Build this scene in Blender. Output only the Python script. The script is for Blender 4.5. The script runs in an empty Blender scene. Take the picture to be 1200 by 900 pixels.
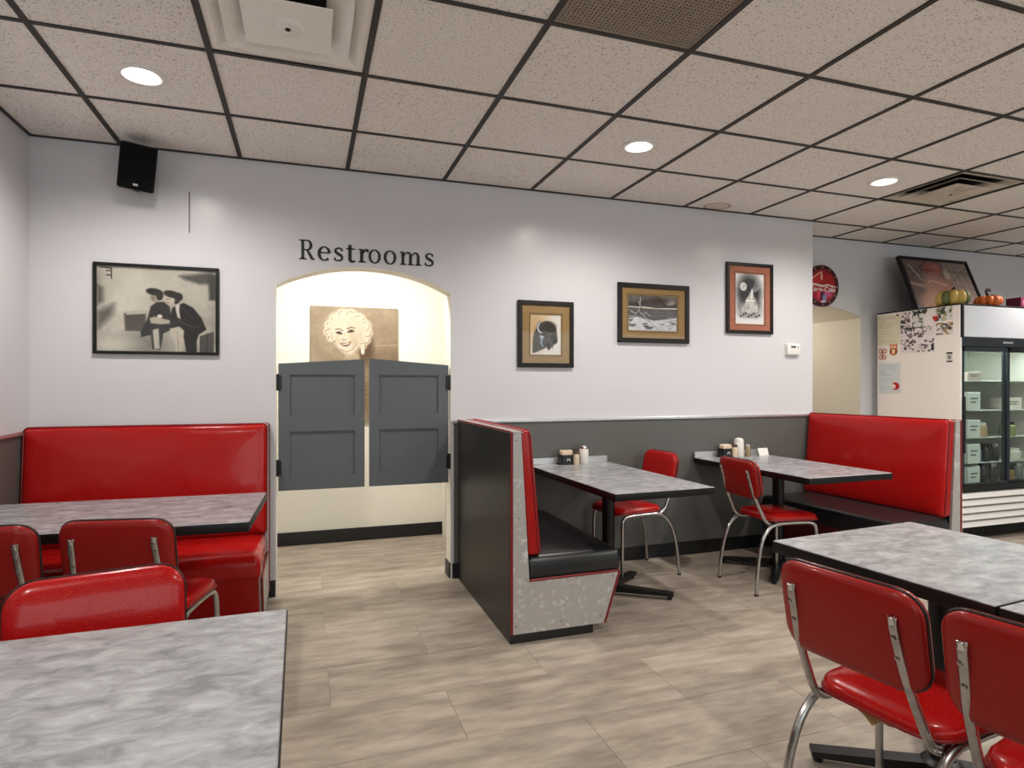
import bpy, bmesh, math, random
import numpy as np
from mathutils import Vector, Matrix
random.seed(7)
C = bpy.context.scene.collection
PI = math.pi
H = 2.607            # ceiling height
T = 0.6096           # ceiling module

# ------------------------------------------------------------------ camera, world, exposure
cam = bpy.data.objects.new('camera', bpy.data.cameras.new('camera'))
C.objects.link(cam)
cam.location = (0.98, -3.914, 1.268)
cam.rotation_euler = (PI/2, 0, -0.3257)
cam.data.sensor_width = 36
cam.data.lens = 712.5/1200*36
cam.data.shift_y = 0.0014
cam.data.clip_start = 0.02
bpy.context.scene.camera = cam
W = bpy.data.worlds.new('world'); bpy.context.scene.world = W
W.use_nodes = True
W.node_tree.nodes['Background'].inputs[0].default_value = (0.93, 0.96, 1.0, 1)
W.node_tree.nodes['Background'].inputs[1].default_value = 2.0
vs = bpy.context.scene.view_settings
vs.view_transform = 'Standard'; vs.look = 'None'; vs.gamma = 1; vs.exposure = 0.6
vs.use_curve_mapping = False

# ------------------------------------------------------------------ materials
def s2l(c):
    return tuple((v/12.92 if v <= .04045 else ((v+.055)/1.055)**2.4) for v in (x/255 for x in c))
def mat(name, rgb, rough=.5, metal=0, spec=.5, coat=0, bump=None, emit=None, es=0, trans=0, mix=None):
    """rgb is 8-bit sRGB. bump=(scale,strength). mix=(rgb2, scale, lo, hi, stretch) procedural two-tone"""
    m = bpy.data.materials.new(name); m.use_nodes = True
    nt = m.node_tree; b = nt.nodes['Principled BSDF']
    b.inputs['Base Color'].default_value = (*s2l(rgb), 1)
    b.inputs['Roughness'].default_value = rough; b.inputs['Metallic'].default_value = metal
    b.inputs['Specular IOR Level'].default_value = spec; b.inputs['Coat Weight'].default_value = coat
    b.inputs['Coat Roughness'].default_value = .08
    b.inputs['Transmission Weight'].default_value = trans
    if emit: b.inputs['Emission Color'].default_value = (*s2l(emit), 1); b.inputs['Emission Strength'].default_value = es
    tc = nt.nodes.new('ShaderNodeTexCoord')
    if mix:
        rgb2, sc, lo, hi, st = mix
        mp = nt.nodes.new('ShaderNodeMapping'); mp.inputs['Scale'].default_value = st
        nt.links.new(tc.outputs['Object'], mp.inputs[0])
        n = nt.nodes.new('ShaderNodeTexNoise'); n.inputs['Scale'].default_value = sc; n.inputs['Detail'].default_value = 5
        nt.links.new(mp.outputs[0], n.inputs['Vector'])
        r = nt.nodes.new('ShaderNodeValToRGB')
        r.color_ramp.elements[0].position = lo; r.color_ramp.elements[1].position = hi
        r.color_ramp.elements[0].color = (*s2l(rgb), 1); r.color_ramp.elements[1].color = (*s2l(rgb2), 1)
        nt.links.new(n.outputs['Fac'], r.inputs[0]); nt.links.new(r.outputs[0], b.inputs['Base Color'])
    if bump:
        n = nt.nodes.new('ShaderNodeTexNoise'); n.inputs['Scale'].default_value = bump[0]; n.inputs['Detail'].default_value = 3
        nt.links.new(tc.outputs['Object'], n.inputs['Vector'])
        bp = nt.nodes.new('ShaderNodeBump'); bp.inputs['Strength'].default_value = bump[1]; bp.inputs['Distance'].default_value = .004
        nt.links.new(n.outputs['Fac'], bp.inputs['Height']); nt.links.new(bp.outputs[0], b.inputs['Normal'])
    return m
def nodes(m):
    nt = m.node_tree; return nt, nt.nodes['Principled BSDF']

WALL = mat('wall_paint', (212, 210, 214), .25, spec=.34, bump=(90, .02))
CREAM = mat('hall_paint', (236, 232, 220), .55, spec=.3)
WAINS = mat('wainscot_paint', (95, 95, 92), .33, spec=.4, bump=(70, .03))
RAILM = mat('rail_metal', (205, 205, 208), .32, metal=.75)
BASEB = mat('baseboard_rubber', (22, 21, 21), .4)
GRID = mat('ceiling_grid_paint', (42, 37, 33), .55)
DOORP = mat('door_paint', (93, 98, 101), .42, spec=.4, bump=(40, .03))
BLACK = mat('black_plastic', (14, 14, 15), .35)
MATTEB = mat('black_matte', (17, 17, 18), .7, spec=.3)
CHROME = mat('chrome', (222, 223, 226), .13, metal=1)
CHROMEW = mat('worn_chrome', (188, 186, 185), .24, metal=1, mix=((160, 157, 154), 40, .5, .8, (1, 1, 1)))
EDGE = mat('table_edge_black', (12, 12, 13), .42, spec=.3)
STEEL = mat('black_steel', (18, 18, 19), .38, metal=.3)
LAMB = mat('black_laminate', (28, 27, 25), .42, mix=((38, 36, 32), 6, .4, .65, (30, 30, .6)), spec=.4)
WHITE = mat('white_enamel', (236, 233, 230), .4)
WHITEP = mat('white_plastic', (232, 230, 224), .45)
DIFF = mat('diffuser_metal', (248, 244, 238), .4)
GLASSW = mat('salt_white', (236, 234, 226), .4)
LENS = mat('lamp_lens', (255, 250, 240), .5, emit=(255, 246, 232), es=6)
SEATB = mat('black_vinyl', (30, 30, 32), .33, spec=.5, bump=(220, .05))
DARKTRIM = mat('dark_edge_trim', (70, 66, 66), .3, metal=.8)
TRIMRED = mat('red_trim', (128, 24, 28), .35)
TORN = mat('torn_foam', (158, 122, 80), .9, bump=(120, .8))
def vinyl(name, a, b, rough, sparkle):
    m = mat(name, a, rough, coat=.12, spec=.25)
    nt, p = nodes(m)
    tc = nt.nodes.new('ShaderNodeTexCoord')
    v = nt.nodes.new('ShaderNodeTexNoise'); v.inputs['Scale'].default_value = 640; v.inputs['Detail'].default_value = 2
    nt.links.new(tc.outputs['Object'], v.inputs['Vector'])
    r = nt.nodes.new('ShaderNodeValToRGB'); e = r.color_ramp.elements
    e[0].position = .38; e[0].color = (*s2l(a), 1); e[1].position = .74; e[1].color = (*s2l(sparkle), 1)
    x = e.new(.6); x.color = (*s2l(b), 1)
    nt.links.new(v.outputs['Fac'], r.inputs[0]); nt.links.new(r.outputs[0], p.inputs['Base Color'])
    n = nt.nodes.new('ShaderNodeTexNoise'); n.inputs['Scale'].default_value = 5; n.inputs['Detail'].default_value = 1
    nt.links.new(tc.outputs['Object'], n.inputs['Vector'])
    bp = nt.nodes.new('ShaderNodeBump'); bp.inputs['Strength'].default_value = .35; bp.inputs['Distance'].default_value = .02
    nt.links.new(n.outputs['Fac'], bp.inputs['Height']); nt.links.new(bp.outputs[0], p.inputs['Normal'])
    nt.links.new(bp.outputs[0], p.inputs['Coat Normal'])
    return m
RED = vinyl('red_sparkle_vinyl', (150, 8, 10), (176, 16, 16), .24, (232, 84, 68))
RED2 = vinyl('red_plain_vinyl', (136, 22, 18), (142, 26, 22), .33, (152, 32, 28))
def tabletop(name, lo, hi, off):
    m = mat(name, lo, .27, spec=.5)
    nt, p = nodes(m)
    tc = nt.nodes.new('ShaderNodeTexCoord'); mp = nt.nodes.new('ShaderNodeMapping')
    mp.inputs['Location'].default_value = (off, off*.7, 0); mp.inputs['Rotation'].default_value = (0, 0, .5); mp.inputs['Scale'].default_value = (1, 1.9, 1)
    nt.links.new(tc.outputs['Object'], mp.inputs[0])
    n = nt.nodes.new('ShaderNodeTexNoise'); n.inputs['Scale'].default_value = 13; n.inputs['Detail'].default_value = 7
    n.inputs['Roughness'].default_value = .62; n.inputs['Distortion'].default_value = .6
    nt.links.new(mp.outputs[0], n.inputs['Vector'])
    r = nt.nodes.new('ShaderNodeValToRGB'); e = r.color_ramp.elements
    e[0].position = .32; e[0].color = (*s2l(lo), 1); e[1].position = .72; e[1].color = (*s2l(hi), 1)
    nt.links.new(n.outputs['Fac'], r.inputs[0]); nt.links.new(r.outputs[0], p.inputs['Base Color'])
    return m
TOP = tabletop('grey_marbled_laminate', (124, 124, 128), (186, 186, 190), 0)
def floor_mat():
    m = mat('vinyl_plank', (140, 126, 112), .42, spec=.4)
    nt, p = nodes(m)
    tc = nt.nodes.new('ShaderNodeTexCoord'); oi = nt.nodes.new('ShaderNodeObjectInfo')
    mu = nt.nodes.new('ShaderNodeMath'); mu.operation = 'MULTIPLY'; mu.inputs[1].default_value = 60
    nt.links.new(oi.outputs['Random'], mu.inputs[0])
    ad = nt.nodes.new('ShaderNodeVectorMath'); ad.operation = 'ADD'
    nt.links.new(tc.outputs['Object'], ad.inputs[0]); nt.links.new(mu.outputs[0], ad.inputs[1])
    mp = nt.nodes.new('ShaderNodeMapping'); mp.inputs['Scale'].default_value = (1.0, 4.0, 1)
    nt.links.new(ad.outputs[0], mp.inputs[0])
    n = nt.nodes.new('ShaderNodeTexNoise'); n.inputs['Scale'].default_value = 3.2; n.inputs['Detail'].default_value = 8; n.inputs['Roughness'].default_value = .62
    nt.links.new(mp.outputs[0], n.inputs['Vector'])
    r = nt.nodes.new('ShaderNodeValToRGB'); e = r.color_ramp.elements
    e[0].position = .33; e[0].color = (*s2l((138, 126, 113)), 1); e[1].position = .66; e[1].color = (*s2l((185, 173, 159)), 1)
    nt.links.new(n.outputs['Fac'], r.inputs[0])
    hs = nt.nodes.new('ShaderNodeHueSaturation')
    mr = nt.nodes.new('ShaderNodeMapRange'); mr.inputs[3].default_value = .96; mr.inputs[4].default_value = 1.04
    nt.links.new(oi.outputs['Random'], mr.inputs[0]); nt.links.new(mr.outputs[0], hs.inputs['Value'])
    nt.links.new(r.outputs[0], hs.inputs['Color']); nt.links.new(hs.outputs[0], p.inputs['Base Color'])
    return m
PLANK = floor_mat()
JOINT = mat('plank_joint', (166, 152, 137), .7)
def tile_mat(name, stain=False):
    m = mat(name, (244, 239, 234), .85, spec=.15)
    nt, p = nodes(m)
    tc = nt.nodes.new('ShaderNodeTexCoord')
    oi = nt.nodes.new('ShaderNodeObjectInfo')
    n = nt.nodes.new('ShaderNodeTexNoise'); n.inputs['Scale'].default_value = 115; n.inputs['Detail'].default_value = 2
    ad = nt.nodes.new('ShaderNodeVectorMath'); ad.operation = 'ADD'
    nt.links.new(tc.outputs['Object'], ad.inputs[0]); nt.links.new(oi.outputs['Random'], ad.inputs[1])
    nt.links.new(ad.outputs[0], n.inputs['Vector'])
    r = nt.nodes.new('ShaderNodeValToRGB'); e = r.color_ramp.elements
    e[0].position = .32; e[0].color = (*s2l((182, 174, 167)), 1); e[1].position = .42; e[1].color = (*s2l((244, 239, 234)), 1)
    nt.links.new(n.outputs['Fac'], r.inputs[0])
    last = r.outputs[0]
    if stain:
        ln = nt.nodes.new('ShaderNodeVectorMath'); ln.operation = 'DISTANCE'; ln.inputs[1].default_value = (-.05, .215, 0)
        sc = nt.nodes.new('ShaderNodeMapping'); sc.inputs['Scale'].default_value = (.75, 1, 0)
        nt.links.new(tc.outputs['Object'], sc.inputs[0]); nt.links.new(sc.outputs[0], ln.inputs[0])
        r2 = nt.nodes.new('ShaderNodeValToRGB'); q = r2.color_ramp.elements
        q[0].position = .062; q[0].color = (.3, .3, .3, 1); q[1].position = .085; q[1].color = (0, 0, 0, 1)
        x = q.new(.076); x.color = (1, 1, 1, 1)
        nt.links.new(ln.outputs['Value'], r2.inputs[0])
        mx = nt.nodes.new('ShaderNodeMix'); mx.data_type = 'RGBA'
        mx.inputs[7].default_value = (*s2l((164, 136, 104)), 1)
        nt.links.new(r2.outputs[0], mx.inputs[0]); nt.links.new(last, mx.inputs[6]); last = mx.outputs[2]
    nt.links.new(last, p.inputs['Base Color'])
    bp = nt.nodes.new('ShaderNodeBump'); bp.inputs['Strength'].default_value = .3; bp.inputs['Distance'].default_value = .003
    nt.links.new(n.outputs['Fac'], bp.inputs['Height']); nt.links.new(bp.outputs[0], p.inputs['Normal'])
    return m
TILE = tile_mat('acoustic_tile'); TILES = tile_mat('stained_acoustic_tile', True)
def silver_mat():
    m = mat('cracked_ice_laminate', (168, 166, 166), .38, metal=.15, spec=.5)
    nt, p = nodes(m)
    tc = nt.nodes.new('ShaderNodeTexCoord')
    v = nt.nodes.new('ShaderNodeTexNoise'); v.inputs['Scale'].default_value = 34; v.inputs['Detail'].default_value = 4; v.inputs['Distortion'].default_value = .5
    nt.links.new(tc.outputs['Object'], v.inputs['Vector'])
    r = nt.nodes.new('ShaderNodeValToRGB'); e = r.color_ramp.elements
    e[0].position = .55; e[0].color = (*s2l((178, 173, 171)), 1); e[1].position = .74; e[1].color = (*s2l((216, 215, 216)), 1)
    nt.links.new(v.outputs['Fac'], r.inputs[0]); nt.links.new(r.outputs[0], p.inputs['Base Color'])
    return m
SILVER = silver_mat()
def glass_mat(name, tint, rough=0.0, reflect=.12):
    m = bpy.data.materials.new(name); m.use_nodes = True; nt = m.node_tree
    nt.nodes.remove(nt.nodes['Principled BSDF']); out = nt.nodes['Material Output']
    t = nt.nodes.new('ShaderNodeBsdfTransparent'); t.inputs[0].default_value = (*tint, 1)
    g = nt.nodes.new('ShaderNodeBsdfGlossy'); g.inputs['Roughness'].default_value = .02
    f = nt.nodes.new('ShaderNodeLayerWeight'); f.inputs[0].default_value = .5
    pw = nt.nodes.new('ShaderNodeMath'); pw.operation = 'POWER'; pw.inputs[1].default_value = 5
    ma = nt.nodes.new('ShaderNodeMath'); ma.operation = 'MULTIPLY_ADD'; ma.inputs[1].default_value = .9; ma.inputs[2].default_value = .016
    nt.links.new(f.outputs['Facing'], pw.inputs[0]); nt.links.new(pw.outputs[0], ma.inputs[0])
    mx = nt.nodes.new('ShaderNodeMixShader')
    nt.links.new(ma.outputs[0], mx.inputs[0]); nt.links.new(t.outputs[0], mx.inputs[1]); nt.links.new(g.outputs[0], mx.inputs[2])
    nt.links.new(mx.outputs[0], out.inputs[0]); return m
PANE = glass_mat('clear_pane', (.9, .94, .92))
PICGLASS = glass_mat('picture_glass', (.97, .97, .97))
def print_mat(name, rough=.6):
    m = mat(name, (255, 255, 255), rough, spec=.3)
    nt, p = nodes(m); a = nt.nodes.new('ShaderNodeAttribute'); a.attribute_name = 'ink'
    nt.links.new(a.outputs['Color'], p.inputs['Base Color']); return m
PRINT = print_mat('printed_paper'); GLOSSPRINT = print_mat('glossy_print', .3)

# ------------------------------------------------------------------ mesh helpers
def link(name, me, m, parent=None, smooth=None):
    if m is not None and len(me.materials) == 0: me.materials.append(m)
    o = bpy.data.objects.new(name, me); C.objects.link(o)
    if parent is not None: o.parent = parent
    return o
def obj(name, bm, m, parent=None, smooth=None, loc=None, rotz=None):
    bmesh.ops.recalc_face_normals(bm, faces=bm.faces)
    me = bpy.data.meshes.new(name); bm.to_mesh(me); bm.free()
    if smooth:
        for p in me.polygons: p.use_smooth = True
        me.set_sharp_from_angle(angle=math.radians(smooth))
    o = link(name, me, m, parent)
    if loc is not None: o.location = loc
    if rotz is not None: o.rotation_euler = (0, 0, rotz)
    return o
def box(bm, x0, x1, y0, y1, z0, z1, M=None):
    v = [bm.verts.new((x, y, z)) for x in (x0, x1) for y in (y0, y1) for z in (z0, z1)]
    if M is not None:
        for q in v: q.co = M @ q.co
    for f in ((0, 1, 3, 2), (4, 6, 7, 5), (0, 4, 5, 1), (2, 3, 7, 6), (0, 2, 6, 4), (1, 5, 7, 3)):
        bm.faces.new([v[i] for i in f])
def BX(*a, **k):
    bm = bmesh.new(); box(bm, *a, **k); return bm
def RB(x0, x1, y0, y1, z0, z1, r=.004, seg=2):
    bm = BX(x0, x1, y0, y1, z0, z1)
    bmesh.ops.bevel(bm, geom=list(bm.edges), offset=r, segments=seg, affect='EDGES', profile=.5); return bm
def prism(bm, pts, axis, a, b):
    """closed polygon (2D pts) extruded along axis from a to b"""
    def P(p, t):
        if axis == 'y': return (p[0], t, p[1])
        if axis == 'x': return (t, p[0], p[1])
        return (p[0], p[1], t)
    A = [bm.verts.new(P(p, a)) for p in pts]; B = [bm.verts.new(P(p, b)) for p in pts]
    n = len(pts)
    bm.faces.new(A); bm.faces.new(B[::-1])
    for i in range(n): bm.faces.new((A[i], A[(i+1) % n], B[(i+1) % n], B[i]))
def PR(pts, axis, a, b):
    bm = bmesh.new(); prism(bm, pts, axis, a, b); return bm
def smoothpath(P, n=6):
    """Catmull-Rom through points"""
    P = [Vector(p) for p in P]; out = []
    for i in range(len(P)-1):
        p0 = P[max(i-1, 0)]; p1 = P[i]; p2 = P[i+1]; p3 = P[min(i+2, len(P)-1)]
        for k in range(n):
            t = k/n
            out.append(.5*((2*p1)+(p2-p0)*t+(2*p0-5*p1+4*p2-p3)*t*t+(-p0+3*p1-3*p2+p3)*t**3))
    out.append(P[-1]); return out
def tube(bm, path, r, seg=10, cap=True, flat=None):
    path = [Vector(p) for p in path]; n = len(path)
    rr_ = r if isinstance(r, (list, tuple)) else [r]*n
    rings = []; up = None
    for i, p in enumerate(path):
        d = (path[min(i+1, n-1)]-path[max(i-1, 0)]).normalized()
        if up is None:
            up = Vector((0, 0, 1)) if abs(d.z) < .9 else Vector((0, 1, 0))
        s = d.cross(up).normalized(); up = s.cross(d).normalized()
        f = flat[i] if flat else 1
        rings.append([bm.verts.new(p+s*math.cos(2*PI*k/seg)*rr_[i]+up*math.sin(2*PI*k/seg)*rr_[i]*f) for k in range(seg)])
    for a, b in zip(rings, rings[1:]):
        for k in range(seg): bm.faces.new((a[k], a[(k+1) % seg], b[(k+1) % seg], b[k]))
    if cap: bm.faces.new(rings[0][::-1]); bm.faces.new(rings[-1])
def TB(path, r, seg=10, **k):
    bm = bmesh.new(); tube(bm, path, r, seg, **k); return bm
def lathe(bm, prof, c=(0, 0, 0), seg=20, fx=1, fy=1, lobes=None):
    rings = []
    for r, z in prof:
        ring = []
        for k in range(seg):
            a = 2*PI*k/seg; q = r*(1 if lobes is None else 1-lobes[1]*(1-abs(math.sin(a*lobes[0]/2)))**2)
            ring.append(bm.verts.new((c[0]+q*fx*math.cos(a), c[1]+q*fy*math.sin(a), c[2]+z)))
        rings.append(ring)
    for a, b in zip(rings, rings[1:]):
        for k in range(seg): bm.faces.new((a[k], a[(k+1) % seg], b[(k+1) % seg], b[k]))
    bm.faces.new(rings[0][::-1]); bm.faces.new(rings[-1])
def LT(prof, c=(0, 0, 0), seg=20, **k):
    bm = bmesh.new(); lathe(bm, prof, c, seg, **k); return bm
def rrect(hx, hy, r, n=6, tx=1.0):
    """rounded rectangle, optional taper of the +y end"""
    r = min(r, hx-1e-4, hy-1e-4); pts = []
    for cx, cy, a0 in ((hx-r, hy-r, 0), (-hx+r, hy-r, 90), (-hx+r, -hy+r, 180), (hx-r, -hy+r, 270)):
        for k in range(n+1):
            a = math.radians(a0+90*k/n); pts.append([cx+r*math.cos(a), cy+r*math.sin(a)])
    return pts
def pad(bm, hx, hy, r, layers, fn):
    """stack of inset rounded rectangles; layers=(inset, w); fn(u,v,w)->xyz"""
    rings = []
    for ins, w in layers:
        rings.append([bm.verts.new(fn(u, v, w)) for u, v in rrect(hx-ins, hy-ins, max(r-ins, .004))])
    n = len(rings[0])
    for a, b in zip(rings, rings[1:]):
        for k in range(n): bm.faces.new((a[k], a[(k+1) % n], b[(k+1) % n], b[k]))
    for ring, w, s in ((rings[0], layers[0][1], 1), (rings[-1], layers[-1][1], -1)):
        bm.faces.new(ring[::-1] if s > 0 else ring)
def thing(name, label, cat, loc=(0, 0, 0), rotz=0, group=None):
    o = bpy.data.objects.new(name, None); C.objects.link(o); o.empty_display_size = .1
    o.location = loc; o.rotation_euler = (0, 0, rotz); return tag(o, label, cat, group)
def tag(o, label, cat, group=None):
    o['label'] = label; o['category'] = cat
    if group: o['group'] = group
    return o
def struct(name, bm, m, parent=None, smooth=None):
    o = obj(name, bm, m, parent, smooth)
    if parent is None: o['kind'] = 'structure'
    return o
def copy_tree(o, parent=None):
    c = o.copy(); C.objects.link(c)
    if parent is not None:
        c.parent = parent
    for ch in list(o.children): copy_tree(ch, c)
    return c

# ------------------------------------------------------------------ flat prints: ink painted into a fine mesh
def vnoise(h, w, cells, seed):
    rs = np.random.RandomState(seed); out = np.zeros((h, w)); amp = 1.; tot = 0
    for o in range(4):
        cy, cx = max(2, int(cells*(2**o)*h/w)+2), int(cells*(2**o))+2
        g = rs.rand(cy+1, cx+1)
        yy = np.linspace(0, cy-1e-3, h); xx = np.linspace(0, cx-1e-3, w)
        yi, xi = yy.astype(int), xx.astype(int); fy = (yy-yi)[:, None]; fx = (xx-xi)[None]
        fy = fy*fy*(3-2*fy); fx = fx*fx*(3-2*fx)
        out += amp*((g[yi][:, xi]*(1-fx)+g[yi][:, xi+1]*fx)*(1-fy)+(g[yi+1][:, xi]*(1-fx)+g[yi+1][:, xi+1]*fx)*fy)
        tot += amp; amp *= .55
    return out/tot
class Art:
    """a small picture: x right 0..1, y down 0..1"""
    def __init__(s, w, h, bg):
        s.w, s.h = w, h; s.im = np.ones((h, w, 3))*np.array(bg, float)
        s.X, s.Y = np.meshgrid((np.arange(w)+.5)/w, (np.arange(h)+.5)/h)
        s.asp = w/h
    def put(s, mask, col):
        s.im += (np.array(col, float)-s.im)*np.clip(mask, 0, 1)[..., None]; return s
    def noise(s, cells, amp, seed=1):
        s.im += ((vnoise(s.h, s.w, cells, seed)-.5)*2*amp)[..., None]; return s
    def ell(s, cx, cy, rx, ry, col, soft=.08, al=1, ang=0):
        c, q = math.cos(ang), math.sin(ang)
        dx = s.X-cx; dy = (s.Y-cy)/s.asp
        u = (dx*c+dy*q)/rx; v = (-dx*q+dy*c)/(ry/s.asp)
        d = np.sqrt(u*u+v*v); return s.put(al*np.clip((1-d)/soft+.5, 0, 1), col)
    def poly(s, pts, col, soft=.008, al=1):
        ins = np.zeros((s.h, s.w), bool); dist = np.full((s.h, s.w), 9.); n = len(pts)
        for i in range(n):
            (x0, y0), (x1, y1) = pts[i], pts[(i+1) % n]
            cr = ((y0 > s.Y) != (y1 > s.Y))
            xi = (x1-x0)*(s.Y-y0)/((y1-y0) or 1e-9)+x0
            ins ^= cr & (s.X < xi)
            L = (x1-x0)**2+(y1-y0)**2+1e-12
            t = np.clip(((s.X-x0)*(x1-x0)+(s.Y-y0)*(y1-y0))/L, 0, 1)
            dist = np.minimum(dist, np.hypot(s.X-x0-t*(x1-x0), s.Y-y0-t*(y1-y0)))
        d = np.where(ins, dist, -dist); return s.put(al*np.clip(d/soft+.5, 0, 1), col)
    def line(s, pts, w, col, al=1):
        dist = np.full((s.h, s.w), 9.)
        for (x0, y0), (x1, y1) in zip(pts, pts[1:]):
            L = (x1-x0)**2+(y1-y0)**2+1e-12
            t = np.clip(((s.X-x0)*(x1-x0)+(s.Y-y0)*(y1-y0))/L, 0, 1)
            dist = np.minimum(dist, np.hypot(s.X-x0-t*(x1-x0), (s.Y-y0-t*(y1-y0))/s.asp))
        return s.put(al*np.clip((w-dist)/(w*.6)+.5, 0, 1), col)
    def mesh(s, name, origin, ux, uz, m, parent, mask=None):
        """ux: vector along width, uz: vector down the height"""
        h, w = s.h, s.w; o = np.array(origin, float); ux = np.array(ux, float); uz = np.array(uz, float)
        gx, gy = np.meshgrid(np.linspace(0, 1, w+1), np.linspace(0, 1, h+1))
        co = o+gx[..., None]*ux+gy[..., None]*uz
        idx = np.arange((w+1)*(h+1)).reshape(h+1, w+1)
        f = np.stack([idx[:-1, :-1], idx[1:, :-1], idx[1:, 1:], idx[:-1, 1:]], -1).reshape(-1, 4)
        col = np.clip(s.im/255, 0, 1).reshape(-1, 3)
        if mask is not None:
            k = mask.reshape(-1); f = f[k]; col = col[k]
        me = bpy.data.meshes.new(name)
        used = np.unique(f); remap = np.zeros(len(co.reshape(-1, 3)), int); remap[used] = np.arange(len(used))
        me.from_pydata(co.reshape(-1, 3)[used].tolist(), [], remap[f].tolist())
        lin = np.where(col <= .04045, col/12.92, ((col+.055)/1.055)**2.4)
        a = me.color_attributes.new('ink', 'FLOAT_COLOR', 'CORNER')
        a.data.foreach_set('color', np.repeat(np.concatenate([lin, np.ones((len(lin), 1))], 1), 4, 0).astype(np.float32).ravel())
        return link(name, me, m, parent)

# ================================================================== SETTING
AX0, AX1, ASP, AAP = .803, 1.880, 1.878, 2.010     # restroom arch: jambs, spring, apex
def arc(x0, x1, zs, za, n=20):
    w = (x1-x0)/2; h = za-zs; R = (w*w+h*h)/(2*h); cx = (x0+x1)/2; cz = za-R
    a = math.asin(w/R)
    return [(cx+R*math.sin(t), cz+R*math.cos(t)) for t in [-a+2*a*k/n for k in range(n+1)]]
def arch_wall(x0, x1, z1, a0, a1, zs, za, y0, y1):
    """front and back faces plus the opening's soffit, as one clean mesh"""
    bm = bmesh.new(); A = arc(a0, a1, zs, za)
    box(bm, x0, a0, y0, y1, 0, z1); box(bm, a1, x1, y0, y1, 0, z1)
    for (xa, za_), (xb, zb) in zip(A, A[1:]):
        v = [bm.verts.new(p) for p in ((xa, y0, za_), (xb, y0, zb), (xb, y0, z1), (xa, y0, z1), (xa, y1, za_), (xb, y1, zb), (xb, y1, z1), (xa, y1, z1))]
        for f in ((0, 1, 2, 3), (5, 4, 7, 6), (4, 5, 1, 0)): bm.faces.new([v[i] for i in f])
    bmesh.ops.remove_doubles(bm, verts=bm.verts, dist=1e-5)
    return bm
WT = .13
wall_back = struct('wall_back', arch_wall(-.55, 4.889, H+.05, AX0, AX1, ASP, AAP, 0, WT), WALL)
# cream lining of the opening (jambs and soffit)
bm = bmesh.new(); A = [(AX0, 0)]+arc(AX0, AX1, ASP, AAP)+[(AX1, 0)]
for (xa, za), (xb, zb) in zip(A, A[1:]):
    cx, cz = 1.34, 1.0
    def ins(x, z): return (x+(.004 if x < AX0+.001 else -.004 if x > AX1-.001 else 0), z-(.004 if z > .5 else 0))
    (xc, zc), (xd, zd) = ins(xa, za), ins(xb, zb)
    v = [bm.verts.new(p) for p in ((xa, .001, za), (xb, .001, zb), (xd, .001, zd), (xc, .001, zc), (xa, WT, za), (xb, WT, zb), (xd, WT, zd), (xc, WT, zc))]
    for f in ((0, 1, 2, 3), (2, 6, 7, 3), (4, 7, 6, 5)): bm.faces.new([v[i] for i in f])
lining = obj('arch_lining', bm, CREAM, wall_back, 30)
struct('wall_return', BX(4.76, 4.889, WT, .39, 0, H+.05), WALL)
struct('wall_left', BX(-.55, -.43, -7.0, 0, 0, H+.05), WALL)
wall_rear = struct('wall_rear', arch_wall(4.70, 10.0, H+.05, 4.90, 5.845, 1.895, 1.985, .39, .52), WALL)
CREAMD = mat('passage_paint', (222, 215, 202), .6, spec=.2)
# passage behind the second arch: side walls, vault, end wall
bm = bmesh.new()
A = arc(4.90, 5.845, 1.895, 1.985)
for (xa, za), (xb, zb) in zip(A, A[1:]):
    bm.faces.new([bm.verts.new(p) for p in ((xa, .388, za-.003), (xb, .388, zb-.003), (xb, 1.7, zb-.003), (xa, 1.7, za-.003))])
for x in (4.903, 5.842):
    bm.faces.new([bm.verts.new(p) for p in ((x, .388, 0), (x, 1.7, 0), (x, 1.7, 1.893), (x, .388, 1.893))])
bm.faces.new([bm.verts.new(p) for p in ((4.90, 1.7, 0), (5.845, 1.7, 0), (5.845, 1.7, 2.0), (4.90, 1.7, 2.0))])
struct('wall_passage', bm, CREAMD, smooth=30)
# the rest of the dining room: right wall, street front with three windows
struct('wall_right', BX(9.6, 9.75, -7.0, .52, 0, H+.05), WALL)
bm = bmesh.new(); WX = [(.1, 2.9), (3.4, 6.2), (6.7, 9.3)]; xs = -.55
for a_, b_ in WX:
    box(bm, xs, a_, -7.1, -6.95, 0, H+.05); box(bm, a_, b_, -7.1, -6.95, 0, .75); box(bm, a_, b_, -7.1, -6.95, 2.35, H+.05); xs = b_
box(bm, xs, 9.75, -7.1, -6.95, 0, H+.05)
struct('wall_front', bm, WALL)
for k_, (a_, b_) in enumerate(WX):
    w_ = struct('window_%d' % (k_+1), BX(a_, b_, -7.055, -7.05, .75, 2.35), PANE)
    bm = bmesh.new()
    for r_ in ((a_, a_+.05, .75, 2.35), (b_-.05, b_, .75, 2.35), ((a_+b_)/2-.025, (a_+b_)/2+.025, .75, 2.35), (a_, b_, .75, .80), (a_, b_, 2.30, 2.35)): box(bm, r_[0], r_[1], -7.08, -7.02, r_[2], r_[3])
    obj('window_frame', bm, RAILM, w_)
    L = bpy.data.lights.new('window_portal', 'AREA'); L.shape = 'RECTANGLE'; L.size = b_-a_; L.size_y = 1.6; L.cycles.is_portal = True
    lo = bpy.data.objects.new('window_portal', L); C.objects.link(lo); lo.location = ((a_+b_)/2, -7.0, 1.55); lo.rotation_euler = (PI/2, 0, 0)
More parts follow.
